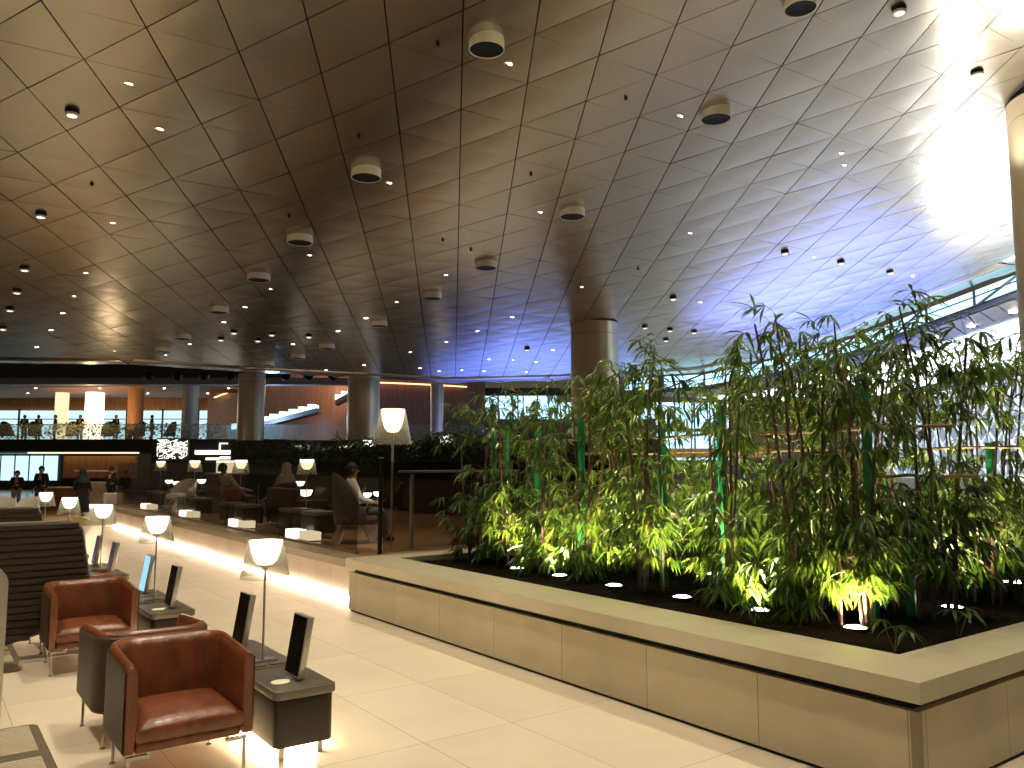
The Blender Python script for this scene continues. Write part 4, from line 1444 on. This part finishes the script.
# ================================================================== FAR LEFT: bar and mezzanine
t = thing('stone_bar', 'veined stone bar counter with a glowing white top, end of the timber walkway', 'bar counter', V(-18.6, 36.5, .006), -YAW)
MB().box(-.62, .60, -.35, .35, .12, 1.05).build('front', M_STONEBAR, t)
MB().box(-.8, .7, -.4, .4, 1.56, 1.62).build('upper_shelf', M_WHITEBODY, t)
MB().box(-.65, .65, -.4, .4, 1.05, 1.10).build('top', M_WHITEBODY, t)
MB().box(-.6, .6, -.3, .3, .0, .12).build('plinth_light', M_LANTERN, t)
for k in (-.6, .58):
    MB().tube([(k, .2, 1.1), (k, .2, 1.56)], .03, 8).build('shelf_post', M_DARKBODY, t)
struct(MB().vbox(-22.6, -19.0, 41, 41.3, 1.2, 2.3).build('wall_bar', M_WARMWOOD))
struct(MB().vbox(-24.2, -18.8, 40.6, 41, 2.42, 2.49).build('trim_3', M_LANTERN2))
struct(MB().vbox(-45, 0, 60, 60.4, 0, 2.7).build('wall_lower', M_DARKWALL))
# lower windows
for k in range(5):
    r0 = -38.6 + k * 1.05
    t = win('-')
    t['label'] = 'tall bright pane under the mezzanine, ' + ORD[k] + ' from the left'; t['kind'] = 'structure'
    MB().vbox(r0, r0 + .95, 59.85, 59.95, .7, 2.5).build('pane', M_DAY, t)
    mb = MB().vbox(r0 - .05, r0, 59.75, 59.98, .6, 2.6); mb.vbox(r0 - .05, r0 + 1.0, 59.75, 59.98, .62, .70)
    mb.build('window_frame', M_FRAME, t)

# mezzanine
struct(MB().vbox(-46, -13.4, 48, 64, 2.62, 3.36).build('floor_mezzanine', M_BLACKBAND))
struct(MB().vbox(-46, -13.4, 47.2, 48, 6.98, 7.9).build('trim_4', M_BLACKBAND))
struct(MB().vbox(-46, -8, 47.6, 48.4, 6.58, 6.98).build('trim_5', M_GREYBAND))
struct(MB().vbox(-46, -19, 48.5, 64, 7.0, 7.15).build('ceiling_mezzanine', M_WARMWOOD))
struct(MB().vbox(-46, -19, 63.4, 64, 6.1, 7.3).build('wall_mezzanine', M_WARMWOOD))
gl = thing('glass_balustrade', 'long pale glass balustrade along the mezzanine edge', 'balustrade', V(-46, 47.95, 3.36), -YAW)
for k in range(16):
    MB().box(k * 2.03, k * 2.03 + 2.0, -.01, .01, 0, .86).build('glass_pane', M_GLASSC, gl)
MB().box(0, 32.5, -.02, .02, .86, .89).build('handrail', M_STEEL, gl)
for k in range(9):
    r0 = -44 + k * 2.8
    t = win('bright mezzanine window pane, ' + ORD[k] + ' from the left'); t['kind'] = 'structure'
    MB().vbox(r0, r0 + 2.6, 63.2, 63.3, 3.4, 6.05).build('pane', M_DAY, t)
    mb = MB().vbox(r0 - .1, r0, 63.05, 63.35, 3.36, 6.15); mb.vbox(r0, r0 + 2.6, 63.05, 63.35, 5.35, 5.42)
    mb.build('window_frame', M_FRAME, t)


def vcol(name, label, r, d, rad, z0, z1, m):
    t = thing(name, label, 'column', V(r, d, z0))
    MB().lathe([(rad, 0), (rad, z1 - z0)], 32).build('shaft', m, t, smooth=True)
    MB().lathe([(rad + .06, 0), (rad + .06, .12), (rad, .14)], 32).build('base_ring', M_FRAME, t, smooth=True)
    return t


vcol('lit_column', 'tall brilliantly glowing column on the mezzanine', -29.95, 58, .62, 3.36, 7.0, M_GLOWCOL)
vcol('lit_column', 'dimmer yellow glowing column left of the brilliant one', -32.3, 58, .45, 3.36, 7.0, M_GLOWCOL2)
vcol('column', 'grey-brown mezzanine column at the start of the reddish wall', -20.7, 52, .5, 3.36, 7.0, M_GREYBAND)
vcol('column', 'orange wood-clad mezzanine column right of the windows', -25.6, 55, .5, 3.36, 7.0, M_WARMWOOD)
# shrubs along the mezzanine edge
mb = MB(); rg = random.Random(31)
for k in range(2600):
    r = rg.uniform(-36, -17); d = rg.uniform(48.4, 49.6)
    p = V(r, d, 3.36 + .95 * rg.random() ** .8)
    a = rg.uniform(0, 6.28); el = rg.uniform(-.3, 1)
    leaf(mb, p, (cos(a) * cos(el), sin(a) * cos(el), sin(el)), rg.uniform(.18, .34), .10, .15, 0)
tag(mb.build('shrubbery', M_LEAFA), 'amber-lit low shrubs planted along the mezzanine edge', 'shrubs', kind='stuff')
# guests and chairs on the mezzanine
mz_lab = ['far left', 'left of the yellow column', 'before the yellow column', 'before the brilliant column', 'right of the brilliant column', 'by the wood-clad column']
mp = None
for k, px in enumerate((22, 36, 53, 78, 114, 150)):
    loc = V((px - 512) / 814 * 53, 53, 3.36)
    if mp is None:
        mp = person('dark silhouette of a standing guest on the mezzanine, ' + mz_lab[k], loc, radians(150), 'stand', M_BLACKCLOTH, M_BLACKCLOTH, M_HAIR, h=1.72, group='mezzanine guests')
    else:
        q = dup(mp, loc, radians(150 + 60 * k), 'dark silhouette of a standing guest on the mezzanine, ' + mz_lab[k])
mc = None
for k, px in enumerate((5, 33, 71, 106, 137, 168)):
    loc = V((px - 512) / 814 * 52, 52, 3.36)
    lab = 'dark high armchair on the mezzanine, ' + ORD[k] + ' from the left'
    if mc is None:
        mc = lounge_chair('lounge_chair', lab, loc, radians(140), M_BLACKCLOTH, 1.2)
        mc['group'] = 'mezzanine armchairs'
        mc.scale = (1.1, 1.1, 1.05)
    else:
        dup(mc, loc, radians(140 + 17 * k), lab)
# mezzanine downlights
md = None
for k in range(14):
    r = -38 + k * 1.45; d = 50.5 + (k % 3) * 4
    o = MB().lathe([(.065, .02), (.065, -.02), (.0001, -.022)], 14).build('mezzanine_downlight', M_DOWN, loc=V(r, d, 7.0)) if md is None else None
    if md is None:
        md = o; tag(o, 'small downlight in the orange mezzanine ceiling', 'downlight', 'mezzanine downlights')
    else:
        q = md.copy(); COL.objects.link(q); q.location = V(r, d, 7.0)
# ball uplights on the black fascia
bl = None
for k, px in enumerate((145, 174, 201, 228, 283, 306, 331)):
    loc = V((px - 512) / 814 * 46, 46, 1.9 + (464 - 375) / 814 * 46)
    if bl is None:
        bl = thing('ball_spotlight', 'black ball spotlight hanging below the ceiling edge', 'spotlight', loc, 0, 'black ball spotlights')
        MB().lathe([(.0001, -.3), (.2, -.22), (.3, 0), (.2, .22), (.05, .3)], 20).build('ball', M_DARKBODY, bl, smooth=True)
        MB().tube([(0, 0, .29), (0, 0, .55)], .04, 8).build('stem', M_DARKBODY, bl)
    else:
        dup(bl, loc)

# reddish wood wall with cove line, stairs
mb = MB(); vs = []; fs = []; N = 25
for i in range(N):
    u = i / (N - 1)
    r = -22.6 + 20.6 * u
    d = 60 - 4.5 * sin(pi * u)
    vs += [V(r, d, 2.3), V(r, d, 9.4), V(r, d + .4, 2.3), V(r, d + .4, 9.4)]
for i in range(N - 1):
    a = i * 4
    fs += [(a, a + 4, a + 5, a + 1), (a + 2, a + 3, a + 7, a + 6), (a + 1, a + 5, a + 7, a + 3)]
mb.add(vs, fs)
struct(mb.build('wall_reddish', M_REDWOOD, smooth=True))
pts = []
for i in range(40):
    u = i / 39
    r = -21.8 + 18.5 * u
    d = 59.7 - 4.5 * sin(pi * (r + 22.6) / 20.6)
    z = 6.75 + .75 * min(1, u / .18) if u < .18 else 7.5
    pts.append(V(r, d, z))
tag(MB().tube(pts, .05, 6).build('cove_light', M_COVE), 'thin glowing orange cove line along the reddish wood wall', 'cove light')
struct(MB().vbox(-17, -1.0, 48.5, 60, 2.5, 3.3).build('floor_landing', M_BLACKBAND))


def stair(label, p0, p1, n, d, w=.62):
    t = thing('lit_stair', label, 'staircase', V(p0[0], d, p0[1]), -YAW)
    mb = MB()
    dx = (p1[0] - p0[0]) / n; dz = (p1[1] - p0[1]) / n
    for k in range(n):
        tr = MB().box(dx * k, dx * (k + .72), -.6, .6, dz * k, dz * k + .34)
        tr.build('tread_light', M_TREAD, t)
    L = MB()
    L.add([(0, -.65, -.35), (dx * n, -.65, dz * n - .35), (dx * n, -.65, dz * n - .05), (0, -.65, -.05), (0, .65, -.35), (dx * n, .65, dz * n - .35), (dx * n, .65, dz * n - .05), (0, .65, -.05)],
          [(0, 1, 2, 3), (4, 7, 6, 5), (0, 4, 5, 1), (3, 2, 6, 7), (0, 3, 7, 4), (1, 5, 6, 2)])
    L.build('stringer', M_GREYBAND, t)
    return t


stair('lower flight of stairs with lit blue-white treads between two columns', (-17.8, 4.1), (-12.4, 5.5), 9, 52)
stair('upper short flight with lit blue treads left of the second column', (-11.6, 6.1), (-9.6, 7.2), 5, 53.5)
vcol('column', 'reddish wood-clad pier between the two flights of stairs', -11.0, 56.6, .75, 3.3, 8.5, M_REDWOOD)
gl = thing('glass_balustrade', 'bluish glass balustrade before the lit stairs', 'balustrade', V(-17, 48.4, 3.3), -YAW)
for k in range(7):
    MB().box(k * 2.2, k * 2.2 + 2.16, -.01, .01, 0, .95).build('glass_pane', M_GLASSC, gl)
light('stair_blue_fill', 'POINT', V(-15, 50, 4.6), 260, (.35, .55, 1), .4)  # added blue light for the bluish tone around the stairs
light('wall_wash', 'POINT', V(-12, 53, 6.9), 200, (1, .55, .28), .5)

# decorative glowing tracery under the mezzanine
struct(MB().vbox(-19.6, -13.2, 44.18, 44.5, 0, 3.25).build('wall_undercroft', M_BLACKBAND))
t = thing('tracery_screen', 'white glowing tracery screen of curling branches under the mezzanine', 'screen', V(-19.2, 44, 2.2), -YAW)
rg = random.Random(77); mb = MB()
for k in range(60):
    x = rg.uniform(0, 1.55); z = rg.uniform(.05, .95)
    a = rg.uniform(0, 6.28); q = [(x, 0, z)]
    for s in range(6):
        a += rg.uniform(-.9, .9)
        x += .09 * cos(a); z += .07 * sin(a)
        q.append((max(0, min(1.6, x)), rg.uniform(-.05, .05), max(.0, min(1.0, z))))
    mb.tube(q, .016, 4, caps=False)
mb.build('branches', M_SIGN, t)
MB().box(-.1, 1.7, .10, .16, -.1, 1.1).build('backing', M_DARKWALL, t)
t = thing('light_bar', 'long white glowing light bar beneath the mezzanine, right of the tracery', 'light bar', V(-17.2, 44.12, 2.42), -YAW)
MB().box(0, 2.4, -.05, .05, 0, .22).build('tube', M_SIGN, t)
MB().box(.6, 1.3, -.05, .05, -.30, -.18).build('lower_tube', M_SIGN, t)
MB().box(1.35, 2.2, -.05, .05, -.26, -.12).build('lower_tube', M_SIGN, t)
fr = MB(); fr.box(1.3, 1.36, -.04, .04, .22, .62); fr.box(1.3, 1.75, -.04, .04, .56, .62); fr.box(1.95, 2.02, -.04, .04, .2, .66)
fr.build('bracket', M_SIGN, t)
tag(MB().vbox(-13.6, -13.45, 44.1, 44.175, 2.1, 2.75).build('vertical_light', M_SIGN), 'small upright white light right of the light bar', 'light')
# openings glowing above the hedge
struct(MB().vbox(-12.5, -1.5, 36.1, 36.4, 0, 2.95).build('wall_service', M_BLACKBAND))
for k, (px, z, w, lab) in enumerate(((302, 2.75, .6, 'small white lit tracery pane above the hedge, left'), (345, 2.78, .5, 'white lit tracery pane above the hedge beside the second column'), (369, 3.0, .55, 'white lit pane above the hedge behind the floor lamp'), (446, 3.25, .5, 'white lit slot right of the slim column'))):
    d = 36
    r = (px - 512) / 814 * d
    t = thing('lit_tracery', lab, 'light panel', V(r, d, z - .5), -YAW)
    MB().box(-w / 2, w / 2, 0, .05, 0, .45).build('glow', M_SIGN, t)
    mb = MB(); rg = random.Random(k)
    for s in range(14):
        x = rg.uniform(-w / 2, w / 2); zz = rg.uniform(0, .45); a = rg.uniform(0, 6.28)
        mb.tube([(x, -.03, zz), (max(-w / 2, min(w / 2, x + .2 * cos(a))), -.03, max(0, min(.45, zz + .2 * sin(a))))], .025, 4)
    mb.build('leaf_pattern', M_DARKWALL, t)

# ================================================================== FAR CENTRE: glazed hall
hall = win('tall pale blue glazed wall far behind the bamboo'); hall['kind'] = 'structure'
mb = MB(); fr = MB()
for k in range(16):
    r0 = -7.0 + k * 1.5
    z1 = 7.2 if k < 7 else 6.6
    mb.vbox(r0, r0 + 1.4, 62, 62.1, 2.2, z1)
    fr.vbox(r0 - .1, r0, 61.8, 62.2, 1.5, z1 + .2)
mb.build('pane', M_DAYB, hall)
fr.vbox(-7, 17, 61.7, 62, 4.35, 4.6); fr.vbox(-7, 17, 61.7, 62, 7.1, 7.7)
fr.build('window_frame', M_FRAME, hall)
struct(MB().vbox(-3.2, 10, 56, 58, 3.4, 5.0).build('wall_gallery', M_GREYBEAM))
struct(MB().vbox(-3.5, 17, 52, 53, 2.3, 2.9).build('trim_6', M_WARMWOOD))
struct(MB().vbox(-3.5, 22, 63, 63.4, 0, 2.4).build('wall_far', M_DARKWALL))

# ================================================================== RIGHT: daylit atrium
# clerestory hanging along the ceiling edge
E2 = [(28.0, -2), (28.3, 5), (28.55, 10.96), (29.2, 14.6), (30.6, 19.5), (29.58, 25.35), (26.51, 27.75)]


def seglen(a, b_): return sqrt((a[0] - b_[0]) ** 2 + (a[1] - b_[1]) ** 2)


cl = win('blue clerestory band with dark steel braces hung under the right ceiling edge'); cl['kind'] = 'structure'
pane = MB(); frm = MB()
for i in range(len(E2) - 1):
    a, b_ = E2[i], E2[i + 1]
    n = max(2, int(seglen(a, b_) / 1.4))
    for k in range(n):
        u0, u1 = k / n, (k + 1) / n
        p = [(a[0] + (b_[0] - a[0]) * u, a[1] + (b_[1] - a[1]) * u) for u in (u0, u1)]
        zt = [ceil_z(*q) - .02 for q in p]
        o = .5
        pane.add([(p[0][0] + o, p[0][1], zt[0] - .62), (p[1][0] + o, p[1][1], zt[1] - .62), (p[1][0] + o, p[1][1], zt[1] - .05), (p[0][0] + o, p[0][1], zt[0] - .05)], [(0, 1, 2, 3)])
        frm.tube([(p[0][0] + .3, p[0][1], zt[0]), (p[0][0] + .3, p[0][1], zt[0] - .75)], .05, 6)
        if k % 2 == 0: frm.tube([(p[0][0] + .25, p[0][1], zt[0] - .05), (p[1][0] + .25, p[1][1], zt[1] - .7)], .045, 6)
        frm.tube([(p[0][0] + .3, p[0][1], zt[0] - .72), (p[1][0] + .3, p[1][1], zt[1] - .72)], .11, 6)
        frm.tube([(p[0][0] + .3, p[0][1], zt[0] - .32), (p[1][0] + .3, p[1][1], zt[1] - .32)], .025, 6)
pane.build('pane', M_DAYB, cl)
frm.build('window_frame', M_FRAME, cl)
# luminous ceiling of the atrium beyond
lum = MB(); ribs = MB(); wsl = MB()
inner = [(a[0] + .6, a[1], ceil_z(*a) - .80) for a in E2]
outer = []
for i, a in enumerate(E2):
    d = 18 + i * 9.0
    outer.append(V(26.0 + .45 * i, d, 7.15))
for i in range(len(E2) - 1):
    n = 6
    for k in range(n):
        for j in range(5):
            def P_(u, v):
                A = Vector(inner[i]).lerp(Vector(inner[i + 1]), u); B = Vector(outer[i]).lerp(Vector(outer[i + 1]), u)
                return A.lerp(B, v)
            u0, u1, v0, v1 = k / n, (k + 1) / n, j / 5, (j + 1) / 5
            q = [P_(u0 + .006, v0 + .012), P_(u1 - .006, v0 + .012), P_(u1 - .006, v1 - .012), P_(u0 + .006, v1 - .012)]
            (wsl if j == 0 else lum).add(q, [(0, 1, 2, 3)])
            q2 = [P_(u0, v0) + Vector((0, 0, .05)), P_(u1, v0) + Vector((0, 0, .05)), P_(u1, v1) + Vector((0, 0, .05)), P_(u0, v1) + Vector((0, 0, .05))]
            ribs.add(q2, [(0, 1, 2, 3)])
struct(lum.build('ceiling_atrium', M_DAYW))
struct(wsl.build('ceiling_atrium_border', M_GREYBAND))
struct(ribs.build('trim_7', M_GREYBEAM))
# atrium downlights along the border
for k in range(10):
    y = 9 + k * 1.5
    A = None
    for i in range(len(E2) - 1):
        if E2[i][1] <= y <= E2[i + 1][1]:
            u = (y - E2[i][1]) / (E2[i + 1][1] - E2[i][1])
            A = Vector(inner[i]).lerp(Vector(inner[i + 1]), u).lerp(Vector(outer[i]).lerp(Vector(outer[i + 1]), u), .12)
    if A is None: continue
    o = MB().lathe([(.13, .03), (.13, -.03), (.0001, -.035)], 14).build('atrium_downlight', M_DOWN, loc=A - Vector((0, 0, .02)))
    tag(o, 'downlight in the grey border of the bright atrium ceiling', 'downlight', 'atrium downlights')
# beam and white lattice facade beyond
bm_ = MB(); lat = MB(); pn = MB()
r0 = 26.3
n = 34
for k in range(n):
    d0, d1 = 14 + k * 1.6, 14 + (k + 1) * 1.6
    ra, rb = r0 + k * .075, r0 + (k + 1) * .075
    bm_.add([V(ra, d0, 6.75), V(rb, d1, 6.75), V(rb, d1, 7.2), V(ra, d0, 7.2)], [(0, 1, 2, 3)])
    bm_.add([V(ra, d0, 6.75), V(rb, d1, 6.75), V(rb + .5, d1, 6.75), V(ra + .5, d0, 6.75)], [(0, 1, 2, 3)])
    pn.add([V(ra + .6, d0, 1.0), V(rb + .6, d1, 1.0), V(rb + .6, d1, 6.7), V(ra + .6, d0, 6.7)], [(0, 1, 2, 3)])
    for z in (1.0, 6.6):
        lat.tube([V(ra + .1, d0, z), V(rb + .1, d1, z)], .11, 5)
    for j in range(4):
        z = 1.0 + j * 1.4
        A, B, C_, D_ = V(ra + .1, d0, z), V(rb + .1, d1, z), V(ra + .1, d0, z + 1.4), V(rb + .1, d1, z + 1.4)
        mid = V((ra + rb) / 2 + .1, (d0 + d1) / 2, z + .7)
        for e in (A, B, C_, D_):
            lat.tube([e, mid], .075, 5)
        lat.tube([A, C_], .05, 5)
struct(bm_.build('trim_8', M_GREYBEAM))
fac = win('white lattice facade with bright daylight behind, seen through the right bamboo'); fac['kind'] = 'structure'
pn.build('pane', M_DAYDIM, fac)
lat.build('lattice', M_LATTICE, fac)
struct(MB().vbox(25.5, 27, 13, 70, 0, 1.0).build('wall_atrium', M_GREYBAND))

# ================================================================== LIGHT
for i, (x, y, z) in enumerate(DOWN[:34]):
    z = ceil_z(x, y)
    e = (520 if y < 20 else 320) * (.30 if 5.5 < x < 12.5 and y > 13 else 1)
    light('downlight_beam', 'SPOT', (x, y, z - .06), e, (1, .85, .64), .07, rot=(0, 0, 0), spot=76, blend=.9)
# downlights behind the picture, same grid
for (x, y) in ((3.0, 9.6), (3.0, 5.4), (3.0, 1.2), (7.2, 5.6), (-1.4, 5.4), (-1.4, 9.6), (-1.4, 1.2), (7.2, 1.2), (-1.4, 14)):
    light('downlight_beam', 'SPOT', (x, y, ceil_z(x, y) - .06), 680, (1, .85, .64), .07, rot=(0, 0, 0), spot=80, blend=.9)
# pillar head floodlights
for k, a in enumerate((150, 200, 250, 100)):
    x = 17.4 + 1.25 * cos(radians(a)); y = 5.85 + 1.25 * sin(radians(a))
    light('pillar_flood', 'SPOT', (x, y, 7.2), 170, (1, .93, .80), .12, target=(17.4 + 2.0 * cos(radians(a)), 5.85 + 2.0 * sin(radians(a)), 9.2), spot=130, blend=1)
light('pillar_flood', 'SPOT', (18.5, 6.8, 6.9), 420, (1, .96, .88), .15, target=(19.6, 8.3, 8.8), spot=120, blend=1)  # extra unseen flood added to whiten the ceiling beside the pillar
# unseen area lights added in the atrium for the ceiling glow and lattice
light('atrium_blue_fill', 'AREA', (30.2, 18.4, 4.6), 620, (.17, .26, 1.0), 9, rot=(pi, 0, 0))
light('atrium_blue_fill', 'AREA', (26.4, 34.0, 3.4), 520, (.17, .26, 1.0), 9, rot=(pi, 0, 0))
light('lattice_fill', 'AREA', V(20.5, 34, 6.2), 900, (.85, .92, 1.0), 4, target=V(27, 36, 4.5))  # added fill that whitens the lattice
light('atrium_white_fill', 'AREA', (26.3, 10.3, 5.7), 560, (.90, .93, 1.0), 2.0, rot=(pi, 0, 0))  # added upward fill, mirrored as the white patch in the ceiling
light('mezz_glow', 'AREA', V(-28, 55, 4.2), 120, (1, .75, .45), 6, target=V(-27, 60, 7))
light('mezz_front_fill', 'POINT', V(-26, 49.6, 5.2), 140, (1, .74, .38), .3)  # added warm fill to brighten the shrubs
light('bar_glow', 'POINT', V(-17, 34, 2.3), 45, (1, .72, .40), .4)

w = bpy.data.worlds.new('dim_hall'); scene.world = w; w.use_nodes = True
w.node_tree.nodes['Background'].inputs['Color'].default_value = (1, .82, .58, 1)
w.node_tree.nodes['Background'].inputs['Strength'].default_value = .05

# ================================================================== CAMERA / VIEW
cam = bpy.data.cameras.new('camera')
cam.sensor_fit = 'HORIZONTAL'; cam.sensor_width = 36
cam.lens = 810 / 1024 * 36
cam.clip_start = .05; cam.clip_end = 300
co = bpy.data.objects.new('camera', cam); COL.objects.link(co)
co.location = (0, 0, CAM_H)
co.rotation_euler = (pi / 2 + PITCH, 0, -YAW)
scene.camera = co

vs_ = scene.view_settings
vs_.view_transform = 'Standard'
vs_.look = 'None'
vs_.gamma = 1
vs_.exposure = 0.6
vs_.use_curve_mapping = False
scene.cycles.use_denoising = True
scene.cycles.max_bounces = 8
scene.cycles.transparent_max_bounces = 24
scene.cycles.sample_clamp_indirect = 6
